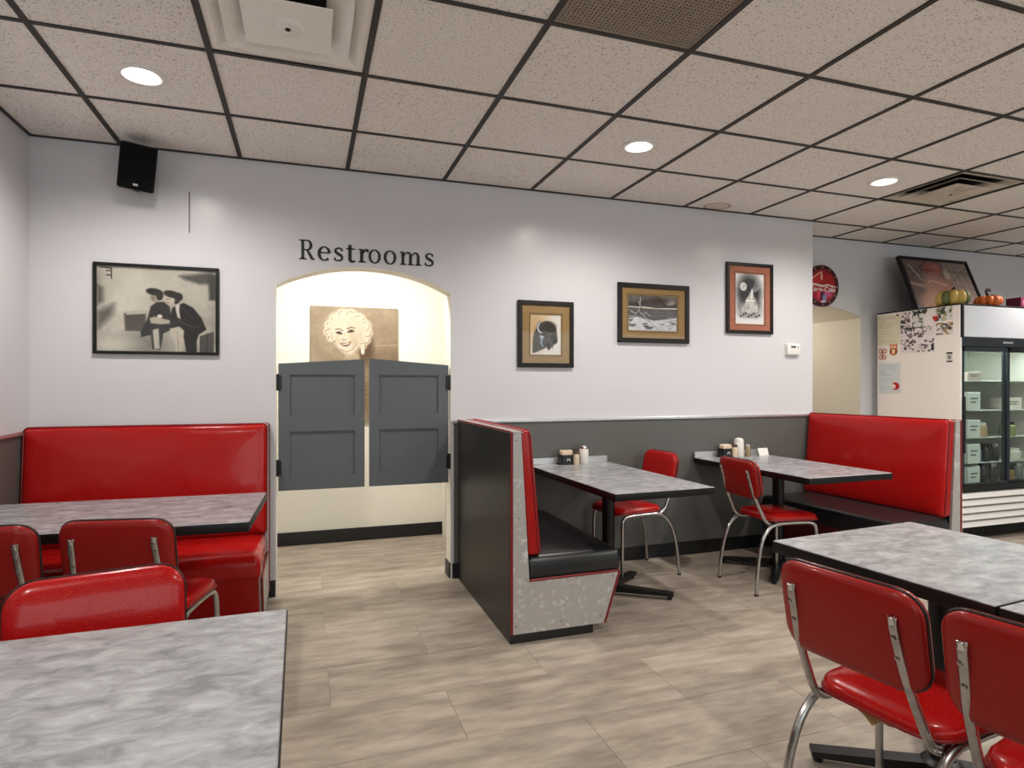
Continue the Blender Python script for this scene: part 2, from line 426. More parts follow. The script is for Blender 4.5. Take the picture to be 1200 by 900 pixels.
# hallway behind the swing doors
struct('wall_hall_back', BX(-.4, 2.2, 1.21, 1.31, 0, 2.5), CREAM)
struct('wall_hall_left', BX(-.5, -.4, WT, 1.31, 0, 2.5), CREAM)
hr = struct('wall_hall_right', BX(2.083, 2.18, WT, 1.21, 0, 2.5), CREAM)
obj('door_casing', RB(2.066, 2.083, 1.07, 1.15, 0, 2.06, .004), CREAM, hr)
struct('ceiling_hall', BX(-.5, 2.2, WT, 1.31, 2.5, 2.56), WHITE)
struct('baseboard_hall', RB(-.4, 2.083, 1.196, 1.21, 0, .105, .004), BASEB)
# wainscot, rail, baseboards
struct('trim_1', RB(1.896, 4.889, -.012, 0, .09, 1.02, .002), WAINS)
struct('trim_2', RB(1.885, 4.885, -.022, 0, 1.018, 1.040, .004), RAILM)
struct('trim_3', RB(-.43, -.418, -7, -.0, .09, 1.01, .002), WAINS)
struct('trim_4', RB(-.43, -.408, -7, -.0, 1.008, 1.030, .004), mat('red_lit_rail_metal', (210, 196, 196), .3, metal=.7))  # reddish light falling on the pale rail is tinted into its colour
struct('baseboard_back', RB(1.886, 4.889, -.016, 0, 0, .10, .004), BASEB)
struct('baseboard_jamb', RB(1.866, 1.8795, .002, WT-.002, 0, .10, .004), BASEB)
struct('baseboard_pier', RB(.766, .8025, -.012, 0, 0, .10, .004), BASEB)
struct('trim_5', RB(.3375, .3425, -.003, .0, 2.147, 2.383, .001), mat('dark_slot', (70, 68, 66), .6))

# floor of vinyl planks
floor = struct('floor', BX(-.6, 10, -7, 1.75, -.06, -.0022), JOINT)
PW, PD = .9144, .3665
bm = RB(-PW/2+.0007, PW/2-.0007, -PD/2+.0007, PD/2-.0007, -.004, 0, .0006, 1)
pl0 = obj('plank', bm, PLANK, floor)
first = True
for j in range(-11, 5):
    y = -.70-PD/2+PD*j + PD
    if y < -4.2 or y > 1.6: continue
    off = 1.07 if j % 2 == 0 else 1.07+PW/2
    for i in range(-3, 9):
        x = off+PW*(i+.5)
        if x-PW/2 < -1.0 or x > 8.9: continue
        if y > .6 and x > 6.2: continue
        p = pl0 if first else pl0.copy()
        if not first: C.objects.link(p)
        p.location = (x, y, 0); first = False

# ceiling: slab above, grid bars, tiles laid in
ceil = struct('ceiling', BX(-.6, 10, -7, .6, H+.045, H+.10), mat('ceiling_void', (60, 56, 52), .9))
tm = RB(-T/2+.004, T/2-.004, -T/2+.004, T/2-.004, H+.004, H+.02, .002, 1)
t0 = obj('ceiling_tile', tm, TILE, ceil); used = False
skip = {(1, 2), (8, 1), (3, 3)}
can = {(0, 1), (4, 1), (7, 1), (0, 5), (4, 5), (7, 5), (8, 3), (11, 1)}
def holed_tile():
    bm = bmesh.new(); h = T/2-.004; n = 32; P, Q = [], []
    for k in range(n):
        a = 2*PI*k/n; c_, s_ = math.cos(a), math.sin(a); m_ = max(abs(c_), abs(s_))
        x_, y_ = c_/m_*h, s_/m_*h
        P.append([bm.verts.new((x_, y_, z)) for z in (H+.004, H+.02)]); Q.append([bm.verts.new((c_*.083, s_*.083, z)) for z in (H+.004, H+.02)])
    for k in range(n):
        l = (k+1) % n
        bm.faces.new((P[k][0], P[l][0], Q[l][0], Q[k][0])); bm.faces.new((P[k][1], P[l][1], Q[l][1], Q[k][1])); bm.faces.new((Q[k][0], Q[l][0], Q[l][1], Q[k][1]))
    bmesh.ops.recalc_face_normals(bm, faces=bm.faces)
    me = bpy.data.meshes.new('ceiling_tile'); bm.to_mesh(me); bm.free(); me.materials.append(TILE); return me
HOLED = holed_tile()
edge_me = {}
for i in range(-1, 15):
    for j in range(0, 11):
        if (i, j) in skip: continue
        if i == -1: continue
        x, y = (i+.5)*T, -(j+.5)*T
        t = t0 if not used else t0.copy()
        if used: C.objects.link(t)
        used = True; t.location = (x, y, 0)
        if (i, j) in can: t.data = HOLED
        if (i, j) == (6, 0):
            me = t0.data.copy(); me.materials.clear(); me.materials.append(TILES); t.data = me
bm = RB(-.428, -.004, -T/2+.004, T/2-.004, H+.004, H+.02, .002, 1)
c0 = obj('ceiling_tile', bm, TILE, ceil)
for j in range(11):
    c = c0 if j == 0 else c0.copy()
    if j: C.objects.link(c)
    c.location = (0, -(j+.5)*T, 0)
bm = RB(-T/2+.004, T/2-.004, 0.004, .386, H+.004, H+.02, .002, 1)
c0 = obj('ceiling_tile', bm, TILE, ceil)
for k, i in enumerate(range(8, 15)):
    c = c0 if k == 0 else c0.copy()
    if k: C.objects.link(c)
    c.location = ((i+.5)*T, 0, 0)
for i in range(0, 16):
    obj('grid_bar', BX(i*T-.012, i*T+.012, -6.8, .39 if i >= 8 else 0, H-.0015, H+.006), GRID, ceil)
for j in range(0, 12):
    obj('grid_bar', BX(-.43, 9.4, -j*T-.010, -j*T+.010, H-.001, H+.0055), GRID, ceil)
obj('edge_angle', BX(-.43, 4.889, -.016, 0, H-.003, H+.004), GRID, ceil)
obj('edge_angle', BX(-.43, -.414, -6.8, 0, H-.003, H+.004), GRID, ceil)
obj('edge_angle', BX(4.889, 9.4, .374, .39, H-.003, H+.004), GRID, ceil)

# ================================================================== LAMPS
def downlight(x, y, label, power=44):
    t = thing('recessed_downlight', label, 'ceiling light', (x, y, H), 0, 'recessed ceiling downlights')
    bm = bmesh.new()
    lathe_ = [(.052, .034), (.072, -.002), (.076, -.006), (.088, -.006), (.094, -.002), (.094, .0035), (.080, .0035), (.056, .036)]
    rings = [[bm.verts.new((r*math.cos(2*PI*k/28), r*math.sin(2*PI*k/28), z)) for k in range(28)] for r, z in lathe_]
    for a, b in zip(rings, rings[1:]+rings[:1]):
        for k in range(28): bm.faces.new((a[k], a[(k+1) % 28], b[(k+1) % 28], b[k]))
    obj('trim_ring', bm, WHITE, t, 40)
    obj('lamp_lens', LT([(.004, .030), (.053, .031), (.053, .036), (.004, .037)], seg=24), LENS, t, 40)
    L = bpy.data.lights.new('downlight', 'SPOT'); L.energy = power; L.spot_size = math.radians(161); L.spot_blend = .75
    L.shadow_soft_size = .055; L.color = (1.0, .95, .88)
    lo = bpy.data.objects.new('spot', L); C.objects.link(lo); lo.parent = t; lo.location = (0, 0, -.02)
    return t
downlight(.305, -.914, 'leftmost recessed ceiling downlight, above the red wall bench')
downlight(2.743, -.914, 'middle recessed ceiling downlight, above the table beside the black divider')
downlight(4.572, -.914, 'farthest recessed ceiling downlight, beside the small soot marked air vent')
for k, (x, y) in enumerate(((.305, -3.35), (2.743, -3.35), (4.572, -3.35), (5.18, -2.13), (7.01, -.914))):  # last two are added out of view to brighten fridge and far right
    downlight(x, y, ['recessed downlight behind the camera on the left', 'recessed downlight over the near right tables', 'recessed downlight beyond the near right tables', 'unseen downlight added to brighten the glass door fridge', 'unseen downlight added to brighten the far right of the room'][k], 46 if k < 3 else 64)
hl = thing('flush_ceiling_lamp', 'round white flush lamp on the hallway ceiling behind the swing doors', 'ceiling light', (1.3, .34, 2.5))
obj('base_ring', LT([(.13, -.02), (.135, -.01), (.13, 0)], seg=24), WHITE, hl, 40)
obj('lamp_shade', LT([(.02, -.085), (.08, -.07), (.115, -.045), (.12, -.02)], seg=24), mat('opal_shade', (255, 246, 226), .4, emit=(255, 246, 228), es=2), hl, 50)
L = bpy.data.lights.new('hall_light', 'AREA'); L.shape = 'DISK'; L.size = .22; L.energy = 19; L.color = (1, .96, .88)
lo = bpy.data.objects.new('hall_bulb', L); C.objects.link(lo); lo.parent = hl; lo.location = (0, 0, -.09)
pl = thing('flush_ceiling_lamp', 'small lamp in the passage behind the second arch', 'ceiling light', (5.3, 1.1, 1.97))
obj('lamp_shade', LT([(.02, -.05), (.06, -.04), (.07, 0)], seg=20), bpy.data.materials['opal_shade'], pl, 50)
L = bpy.data.lights.new('passage_light', 'POINT'); L.energy = 3.5; L.color = (1, .94, .84); L.shadow_soft_size = .08
lo = bpy.data.objects.new('passage_bulb', L); C.objects.link(lo); lo.parent = pl; lo.location = (0, 0, -.12)

# ------------------------------------------------------------------ air diffusers and return grille
def frame_ring(bm, o0, z0, o1, z1, th=.004):
    """square funnel ring between half sizes o0 (at z0) and o1 (at z1)"""
    P = []
    for h, z in ((o0, z0), (o1, z1), (o1-.002, z1+th), (o0-.002, z0+th)):
        P.append([bm.verts.new((sx*h, sy*h, z)) for sx, sy in ((1, 1), (-1, 1), (-1, -1), (1, -1))])
    for a, b in zip(P, P[1:]+P[:1]):
        for k in range(4): bm.faces.new((a[k], a[(k+1) % 4], b[(k+1) % 4], b[k]))
def diffuser(x, y, label, m):
    t = thing('air_diffuser', label, 'air vent', (x, y, H), 0, 'square ceiling air diffusers')
    bm = bmesh.new(); frame_ring(bm, .292, .006, .262, .006)
    obj('frame', bm, m, t)
    bm = bmesh.new(); frame_ring(bm, .266, .004, .21, .030); obj('diffuser_cone', bm, m, t)
    bm = bmesh.new(); frame_ring(bm, .226, -.010, .135, .030); obj('diffuser_cone', bm, m, t)
    obj('centre_plate', RB(-.155, .155, -.155, .155, -.016, -.011, .002), m, t)
    obj('hub_disc', LT([(.030, -.0255), (.050, -.0245), (.058, -.018), (.058, -.011)], seg=28), m, t, 40)
    obj('screw', LT([(.004, -.029), (.010, -.028), (.010, -.024)], seg=12), MATTEB, t, 40)
    obj('duct_box', BX(-.255, .255, -.255, .255, .034, .036), MATTEB, t)
    return t
diffuser(1.5*T, -2.5*T, 'large square cream air diffuser at the top edge, above the left tables', DIFF)
diffuser(8.5*T, -1.5*T, 'soot stained square air diffuser on the right, beside the farthest downlight', mat('sooty_diffuser', (206, 196, 182), .5, mix=((120, 106, 92), 5, .55, .8, (1, 1, 1))))
t = thing('return_grille', 'brown perforated square return air grille in the ceiling', 'air vent', (3.5*T, -3.5*T, H))
GRM = mat('grille_plate', (146, 132, 117), .5, metal=.3)
bm = bmesh.new(); frame_ring(bm, .295, .002, .283, .002); obj('frame', bm, GRM, t)
bm = bmesh.new(); nb = 36
for k in range(nb+1):
    q = -.283+.566*k/nb
    box(bm, q-.0046, q+.0046, -.283, .283, .003, .006); box(bm, -.283, .283, q-.0046, q+.0046, .0031, .0061)
g = obj('perforated_plate', bm, GRM, t); g['kind'] = 'stuff'
obj('backing', BX(-.283, .283, -.283, .283, .016, .018), MATTEB, t)

# ================================================================== FURNITURE
def bend_y(v, k): return v
def make_chair(label, vin=RED, back=RED2):
    """faces +x; origin on the floor under the seat"""
    t = thing('dining_chair', label, 'chair', group='red vinyl and chrome diner chairs')
    # seat
    bm = bmesh.new()
    lay = [(.02, .428), (.004, .432), (0, .444), (.003, .458), (.014, .468), (.045, .475), (.11, .479)]
    def fs(u, v, w):
        taper = 1-.10*max(0, -(u)/.19)
        return (.075+u, v*taper, w-.010*max(0, (u-.05)/.14)**2)
    pad(bm, .19, .182, .075, lay, fs)
    seat = obj('seat', bm, vin, t, 50)
    bm = bmesh.new(); pts = [fs(u, v, .438) for u, v in rrect(.191, .183, .076)]
    tube(bm, pts+[pts[0]], .0045, 6, cap=False); obj('welt', bm, TRIMRED, seat, 60)
    # backrest: u across, v up, w along the normal (front +)
    tilt = .17
    def fb(u, v, w):
        w2 = w-.030+.6*u*u           # slightly dished
        return (-.205-v*math.sin(tilt)+w2*math.cos(tilt), u, .690+v*math.cos(tilt)+w2*math.sin(tilt))
    bm = bmesh.new()
    pad(bm, .183, .122, .062, [(.004, .016), (0, .020), (.001, .030), (.008, .040), (.026, .048), (.06, .052), (.10, .053)], fb)
    obj('backrest', bm, vin, t, 50)
    bm = bmesh.new()
    pad(bm, .183, .122, .062, [(.06, -.006), (.022, -.004), (.007, .000), (.0005, .008), (.001, .0155)], fb)
    obj('back_shell', bm, back, t, 50)
    bm = bmesh.new(); pts = [fb(u, v, .0178) for u, v in rrect(.1840, .1230, .063)]
    tube(bm, pts+[pts[0]], .0032, 6, cap=False); obj('back_trim', bm, DARKTRIM, t, 60)
    for s in (-1, 1):
        # rail + legs: front leg, seat rail, rear leg; each its own piece
        r = .0112
        fl = smoothpath([(.225, s*.186, .0), (.222, s*.183, .2), (.218, s*.180, .36), (.205, s*.176, .405), (.165, s*.172, .418)], 5)
        l = obj('leg', TB(fl, r, 10), CHROMEW, t, 60)
        obj('foot_cap', LT([(.010, 0), (.0125, .002), (.0125, .010), (.0112, .012)], (.225, s*.186, 0), 10), BLACK, l, 50)
        rl = smoothpath([(-.045, s*.166, .420), (-.105, s*.168, .402), (-.158, s*.172, .345), (-.192, s*.177, .25), (-.212, s*.182, .13), (-.222, s*.186, 0)], 5)
        l = obj('leg', TB(rl, r, 10), CHROMEW, t, 60)
        obj('foot_cap', LT([(.010, 0), (.0125, .002), (.0125, .010), (.0112, .012)], (-.222, s*.186, 0), 10), BLACK, l, 50)
        obj('seat_rail', TB([(.17, s*.172, .418), (.06, s*.168, .421), (-.05, s*.166, .420)], r, 10), CHROMEW, t, 60)
        up = smoothpath([(-.02, s*.148, .410), (-.085, s*.148, .412), (-.128, s*.147, .440), (-.160, s*.144, .50), (-.205, s*.138, .60), (-.232, s*.132, .69), (-.246, s*.130, .742), (-.248, s*.130, .752)], 5)
        n = len(up); fl_ = [1]*n
        for q in range(n-6, n): fl_[q] = .55
        u = obj('upright', TB(up, [r]*(n-2)+[r*.85, r*.45], 10, flat=fl_), CHROMEW, t, 60)
        obj('tube_end', TB(up[-7:], [r*1.04]*5+[r*.9, r*.5], 10, flat=[.8, .66, .6, .58, .58, .58, .58]), CHROME, u, 60)
        for zz in (.655, .705):
            xx = -.205-(zz-.60)*.29-.011
            obj('screw', LT([(.001, -.004), (.0055, -.003), (.0065, .001)], seg=10), CHROMEW, u, 60).matrix_local = Matrix.Translation((xx, s*.133, zz)) @ Matrix.Rotation(PI/2, 4, 'Y')
    return t
chair0 = make_chair('red diner chair tucked in at the far table beside the black divider')
def place_chair(x, y, deg, label, o=None):
    o = o or copy_tree(chair0)
    o.location = (x, y, 0); o.rotation_euler = (0, 0, math.radians(deg)); o['label'] = label; return o
place_chair(3.11, -.245, 183.6, 'red diner chair facing left at the table beside the black divider, against the grey wall', chair0)
place_chair(3.775, -.745, -3, 'red diner chair seen from behind at the table in front of the far red bench')
cC = place_chair(2.446, -2.729, 9, 'large foreground red diner chair with torn foam hanging under its seat')
place_chair(2.503, -3.124, 10, 'red diner chair cut off by the right edge, beside the chair with torn foam')
place_chair(.404, -1.29, 79, 'dark red chair back at the left bench table, right one of the two')
place_chair(-.05, -1.275, 90, 'red chair back cut off by the left edge, beside another at the left bench table')
place_chair(.55, -2.40, -77, 'red sparkle chair facing the camera behind the big near left table')
bm = bmesh.new(); rs = random.Random(3)
top = [(-.105+.012*rs.random(), -.13+.02*k, .432) for k in range(11)]
bot = [(-.10+.012*rs.random(), -.13+.02*k, .432-[.0, .010, .007, .014, .010, .018, .016, .036, .022, .012, .0][k]) for k in range(11)]
for dx in (0, .008):
    A = [bm.verts.new((p[0]+dx, p[1], p[2])) for p in top]; B = [bm.verts.new((p[0]+dx, p[1], p[2])) for p in bot]
    for k in range(10): bm.faces.new((A[k], A[k+1], B[k+1], B[k]))
obj('torn_padding', bm, TORN, cC)['label'] = 'ragged tan foam hanging out'

def make_table(label, w, d, x, y, deg, base_deg=38, top_z=.727, base=True, ledge=False, loc_base=(0, 0)):
    t = thing('dining_table', label, 'table', (x, y, 0), math.radians(deg), 'grey topped diner tables')
    obj('tabletop', RB(-w/2+.002, w/2-.002, -d/2+.002, d/2-.002, top_z-.006, top_z, .002, 1), TOP, t)
    obj('table_edge', RB(-w/2, w/2, -d/2, d/2, top_z-.040, top_z-.0015, .004, 2), EDGE, t, 40)
    bx, by = loc_base
    obj('column', LT([(.038, .05), (.038, top_z-.06)], (bx, by, 0), 20), STEEL, t, 40)
    obj('mounting_plate', RB(bx-.14, bx+.14, by-.14, by+.14, top_z-.06, top_z-.04, .004), STEEL, t)
    obj('base_hub', LT([(.065, .03), (.06, .06), (.04, .075)], (bx, by, 0), 20), STEEL, t, 40)
    for k in range(4):
        a = math.radians(base_deg if k % 2 == 0 else 180-base_deg)+(PI if k > 1 else 0)
        pts = [(.03, .022), (.385, .022), (.385, .040), (.03, .062)]
        bm = PR(pts, 'y', -.026, .026)
        f = obj('base_foot', bm, STEEL, t, loc=(bx, by, 0), rotz=a)
        obj('glide', LT([(.014, 0), (.016, .004), (.012, .023)], (.362, 0, 0), 10), BLACK, f, 50)
    if ledge:
        obj('wall_ledge', RB(-w/2, w/2, d/2-.014, d/2, top_z, top_z+.042, .002, 1), RAILM, t)
    return t
make_table('grey table between the black divider bench and a red chair, against the grey wall', .605, 1.185, 2.722, -.612, 1.5, base_deg=36, ledge=True, loc_base=(0, .02))
make_table('grey table in front of the far red bench, with a chair before it', .665, 1.09, 4.075, -.565, 1.0, base_deg=43, ledge=True, loc_base=(0, .05))
make_table('long grey table along the left red bench', 1.19, .695, .182, -.925, -2, base_deg=30)
make_table('big grey table in the left foreground', 1.22, .70, .330, -2.697, .6, base_deg=30)
make_table('grey table in the right foreground with its whole far corner in view', .735, .69, 2.915, -2.505, 5, base_deg=40)
make_table('sliver of grey table at the right edge, pushed against another table', .735, .69, 2.977, -3.198, 5, base_deg=40)

def make_booth(label, length, seat_m, loc, rotz, front_m, outer_m, red_seat=False, name='booth_bench'):
    """back at x=0, sits facing +x; runs from y=0 (wall end) to y=-length (free end)"""
    t = thing(name, label, 'bench', loc, rotz, 'red vinyl booth benches'); Ln = length
    obj('back_panel', RB(0, .02, -Ln, 0, .0, 1.035, .003), outer_m, t)
    # carcass end panel (silver laminate), with red edge trim and screws
    prof = [(.014, .048), (.014, 1.032), (.056, 1.036), (.099, .30), (.592, .304), (.508, .048)]
    obj('end_panel', PR(prof, 'y', -Ln-.004, -Ln+.012), SILVER, t)
    obj('end_panel', PR(prof, 'y', -.014, 0), SILVER, t)
    obj('carcass', PR([(.02, .06), (.02, 1.03), (.05, 1.03), (.092, .30), (.585, .304), (.50, .06)], 'y', -Ln+.012, -.014), MATTEB, t)
    for a, b in (((0.006, .05), (.006, 1.040)), ((.597, .306), (.513, .047)), ((.10, .305), (.592, .309))):
        obj('edge_trim', TB([(a[0], -Ln-.004, a[1]), (b[0], -Ln-.004, b[1])], .0062, 8), TRIMRED, t, 60)
    obj('top_trim', RB(-.002, .070, -Ln-.004, 0, 1.033, 1.043, .003), SILVER, t, 40)
    obj('edge_trim', TB([(-.001, -Ln-.004, 1.041), (-.001, -.004, 1.041)], .0058, 8), TRIMRED, t, 60)
    obj('edge_trim', TB([(.062, -Ln-.004, 1.042), (.062, -.004, 1.042)], .0045, 8), TRIMRED, t, 60)
    obj('front_panel', PR([(.585, .304), (.597, .304), (.513, .048), (.501, .048)], 'y', -Ln+.012, -.014), front_m, t)
    obj('kick_base', RB(.002, .45, -Ln+.004, -.01, 0, .050, .003), BASEB, t)
    bm = bmesh.new(); w = Ln/2
    pad(bm, .262, w-.002, .03, [(.02, .305), (.004, .309), (0, .33), (.001, .375), (.010, .405), (.03, .420), (.07, .427), (.16, .430)], lambda u, v, z: (.352+u, -w+v, z))
    obj('seat_cushion', bm, seat_m, t, 50)
    bm = bmesh.new()
    def fb(u, v, q):
        k = (v+.31)/.62; x = .100-.042*k
        return (x+q*(1-.18*k), -w+u, .735+v)
    pad(bm, w-.002, .312, .025, [(.004, 0), (0, .008), (0, .045), (.006, .060), (.018, .069), (.05, .075), (.14, .078)], fb)
    cu = obj('back_cushion', bm, RED, t, 50)
    bm = bmesh.new(); pts = [fb(u, v, .052) for u, v in rrect(w-.001, .313, .026)]
    tube(bm, pts+[pts[0]], .0042, 6, cap=False); obj('piping', bm, TRIMRED, cu, 60)
    for x, z in ((.03, 1.0), (.045, .62), (.085, .31), (.03, .085), (.27, .085), (.49, .085), (.33, .285), (.56, .285)):
        obj('screw', LT([(.0065, 0), (.005, .002), (.001, .003)], seg=8), CHROMEW, t).matrix_local = Matrix.Translation((x, -Ln-.004, z)) @ Matrix.Rotation(PI/2, 4, 'X')
    return t
make_booth('booth bench with black outer side and silver end panel, dividing off the restroom arch', 1.075, SEATB, (1.922, -.022, 0), 0, TRIMRED, LAMB)
bB = make_booth('red backed booth bench with black seat in the far corner beside the fridge', 1.10, SEATB, (4.925, -.024, 0), 0, mat('dark_red_panel', (92, 18, 22), .4), LAMB)
bB.scale = (1, 1, 1)
# the far bench faces left: mirror its parts' meshes
def mirror_tree(o):
    for ch in o.children_recursive:
        if ch.type != 'MESH': continue
        if ch.name.startswith('screw'):
            q = ch.matrix_local.copy(); q[0][3] *= -1; ch.matrix_local = q; continue
        me = ch.data.copy(); me.transform(Matrix.Scale(-1, 4, (1, 0, 0))); me.flip_normals(); ch.data = me
mirror_tree(bB); bB.rotation_euler = (0, 0, math.radians(3.0))
bL = make_booth('all red booth bench along the back wall, under the black and white photo', 1.172, RED, (-.408, -.026, 0), -PI/2, RED, LAMB)
# left bench: local -y end must be the right-hand end -> mirror it along y
def mirror_y(o, Ln):
    for ch in o.children_recursive:
        if ch.type != 'MESH': continue
        if ch.name.startswith('screw'):
            q = ch.matrix_local.copy(); q[1][3] *= -1
            ch.matrix_local = Matrix.Translation(q.to_translation()) @ Matrix.Rotation(-PI/2, 4, 'X'); continue
        me = ch.data.copy(); me.transform(Matrix.Scale(-1, 4, (0, 1, 0))); me.flip_normals(); ch.data = me
mirror_y(bL, 1.172)

# ------------------------------------------------------------------ swing doors
def swing_door(label, x0, x1, hinge_left, ztop_h, ztop_f, recs):
    y0, y1 = .012, .047; z0 = .630
    xc = x0 if hinge_left else x1
    t = thing('swing_door', label, 'door', (xc, .03, z0), 0, 'grey saloon style swing doors')
    rx0, rx1 = recs[0][0], recs[0][1]; d = lambda x: x-xc; Z = lambda z: z-z0; ya, yb = y0-.03, y1-.03
    zl, zr = (ztop_h, ztop_f) if hinge_left else (ztop_f, ztop_h)
    lin = lambda x: zl+(zr-zl)*(x-x0)/(x1-x0)
    def part(n, pts): obj(n, PR([(d(x), Z(z)) for x, z in pts], 'y', ya, yb), DOORP, t)
    part('stile', [(x0, z0), (rx0, z0), (rx0, lin(rx0)), (x0, lin(x0))])
    part('stile', [(rx1, z0), (x1, z0), (x1, lin(x1)), (rx1, lin(rx1))])
    zu1, zu0 = recs[0][2], recs[0][3]; zl1, zl0 = recs[1][2], recs[1][3]
    part('rail', [(rx0, zu1), (rx1, zu1), (rx1, lin(rx1)), (rx0, lin(rx0))])
    part('rail', [(rx0, zl1), (rx1, zl1), (rx1, zu0), (rx0, zu0)])
    part('rail', [(rx0, z0), (rx1, z0), (rx1, zl0), (rx0, zl0)])
    for za, zb in ((zu0, zu1), (zl0, zl1)):
        obj('panel', BX(d(rx0), d(rx1), ya+.012, yb-.012, Z(za), Z(zb)), DOORP, t)
    for zc in ((1.287, .770)):
        xa = d(x0)-.012 if hinge_left else d(x1)-.016
        h = obj('hinge', RB(xa, xa+.028, ya-.012, ya+.018, Z(zc)-.044, Z(zc)+.044, .004), BLACK, t)
        xk = d(x0)-.004 if hinge_left else d(x1)+.004
        obj('hinge_barrel', TB([(xk, ya-.008, Z(zc)-.05), (xk, ya-.008, Z(zc)+.05)], .009, 10), BLACK, h, 50)
    return t
swing_door('left grey panelled swing door in the restroom arch', .818, 1.326, True, 1.400, 1.434, [(.884, 1.267, 1.334, 1.086), (.884, 1.267, .987, .718)])
swing_door('right grey panelled swing door in the restroom arch', 1.356, 1.865, False, 1.401, 1.439, [(1.416, 1.797, 1.334, 1.085), (1.416, 1.797, .988, .720)])

# ------------------------------------------------------------------ wall lettering
def band(bm, pts, wid, M, closed=False, th=.004):
    n = len(pts); L = []
    for i, p in enumerate(pts):
        a = pts[(i-1) % n] if closed or i > 0 else p; b = pts[(i+1) % n] if closed or i < n-1 else p
        dx, dz = b[0]-a[0], b[1]-a[1]; q = math.hypot(dx, dz) or 1
        w = wid[i]/2 if isinstance(wid, list) else wid/2
        L.append(((p[0]-dz/q*w, p[1]+dx/q*w), (p[0]+dz/q*w, p[1]-dx/q*w)))
    for i in range(n if closed else n-1):
        (a, b), (c, d) = L[i], L[(i+1) % n]
        prism(bm, [M(*a), M(*b), M(*d), M(*c)], 'y', -th, -.0005)
def ring(a0, a1, cx, cz, rx, rz, thin, thick, n=24):
    P, Wd = [], []
    for k in range(n+1):
        a = math.radians(a0+(a1-a0)*k/n); P.append((cx+rx*math.cos(a), cz+rz*math.sin(a))); Wd.append(thin+(thick-thin)*abs(math.cos(a))**1.3)
    return P, Wd
TK, TN = .15, .062     # stroke weights in units of the capital height
def glyph(ch, bm, M):
    xh = .70
    def st(x, z0, z1, w=TK): band(bm, [(x, z0), (x, z1)], w, M)
    def se(x0, x1, z, w=TN): band(bm, [(x0, z), (x1, z)], w, M)
    if ch == 'R':
        st(.2, 0, 1); se(.02, .40, TN/2); se(.02, .2, 1-TN/2); se(.2, .42, 1-TN/2); se(.2, .42, .49)
        P, Wd = ring(90, -90, .42, .735, .20, .245, TN, TK+.01); band(bm, P, Wd, M)
        band(bm, [(.42, .49), (.56, .27), (.68, .06), (.76, .03), (.82, .035)], [TN+.03, TK, TK, TN+.02, TN], M)
    elif ch == 'o':
        P, Wd = ring(0, 360, .33, xh/2, .27, xh/2-.01, TN, TK); band(bm, P[:-1], Wd[:-1], M, closed=True)
    elif ch == 'e':
        P, Wd = ring(8, 318, .30, xh/2, .235, xh/2-.01, TN, TK); Wd[0] = TK*.85; band(bm, P, Wd, M); se(.08, .55, .40)
    elif ch == 's':
        P = [tuple(p[:2]) for p in smoothpath([(.42, .53, 0), (.40, .63, 0), (.26, .675, 0), (.12, .60, 0), (.13, .46, 0), (.27, .36, 0), (.41, .26, 0), (.41, .10, 0), (.25, .025, 0), (.09, .07, 0), (.07, .18, 0)], 4)]
        n = len(P); Wd = [TN+.008+(TK-TN)*math.exp(-((i/(n-1)-.5)/.2)**2) for i in range(n)]
        band(bm, P, Wd, M); st(.43, .52, .66, TN); st(.065, .04, .19, TN)
    elif ch == 't':
        P = [tuple(p[:2]) for p in smoothpath([(.2, .88, 0), (.2, .6, 0), (.2, .2, 0), (.23, .06, 0), (.32, .02, 0), (.44, .06, 0)], 4)]
        n = len(P); band(bm, P, [TK if i < n*.65 else TK-(TK-TN)*(i-n*.65)/(n*.35) for i in range(n)], M); se(.03, .42, xh-TN/2)
    elif ch == 'r':
        st(.18, 0, xh); se(.02, .38, TN/2); se(.03, .18, xh-TN/2)
        P = [tuple(p[:2]) for p in smoothpath([(.22, .44, 0), (.28, .58, 0), (.38, .655, 0), (.49, .63, 0)], 4)]
        n = len(P); band(bm, P, [TN+(TK-TN)*i/(n-1) for i in range(n)], M); st(.485, .52, .67, TN)
    elif ch == 'm':
        for k in range(3):
            x = .18+k*.40; st(x, 0, xh if k == 0 else .46); se(x-.15, x+.17, TN/2)
            if k:
                P = [tuple(p[:2]) for p in smoothpath([(x-.36, .46, 0), (x-.27, .60, 0), (x-.14, .665, 0), (x-.03, .60, 0), (x, .44, 0)], 4)]
                n = len(P); band(bm, P, [TN+(TK-TN)*(i/(n-1))**1.5 for i in range(n)], M)
        se(.03, .18, xh-TN/2)
LETTER = mat('letter_black', (28, 28, 29), .5)
t = thing('wall_lettering', 'black serif letters spelling Restrooms on the wall above the arch', 'lettering', (0, 0, 2.036))
unit = {'R': .84, 'e': .57, 's': .48, 't': .46, 'r': .52, 'o': .66, 'm': 1.16}
for k, (ch, x0, x1) in enumerate([('R', .935, 1.029), ('e', 1.044, 1.118), ('s', 1.136, 1.194), ('t', 1.208, 1.271), ('r', 1.284, 1.35), ('o', 1.350, 1.423), ('o', 1.444, 1.521), ('m', 1.542, 1.684), ('s', 1.701, 1.762)]):
    bm = bmesh.new(); s = (x1-x0)/unit[ch]; zb = (x0-.935)/.827*.006
    glyph(ch, bm, lambda u, z: (x0+u*s, zb+z*.120))
    obj('letter', bm, LETTER, t)

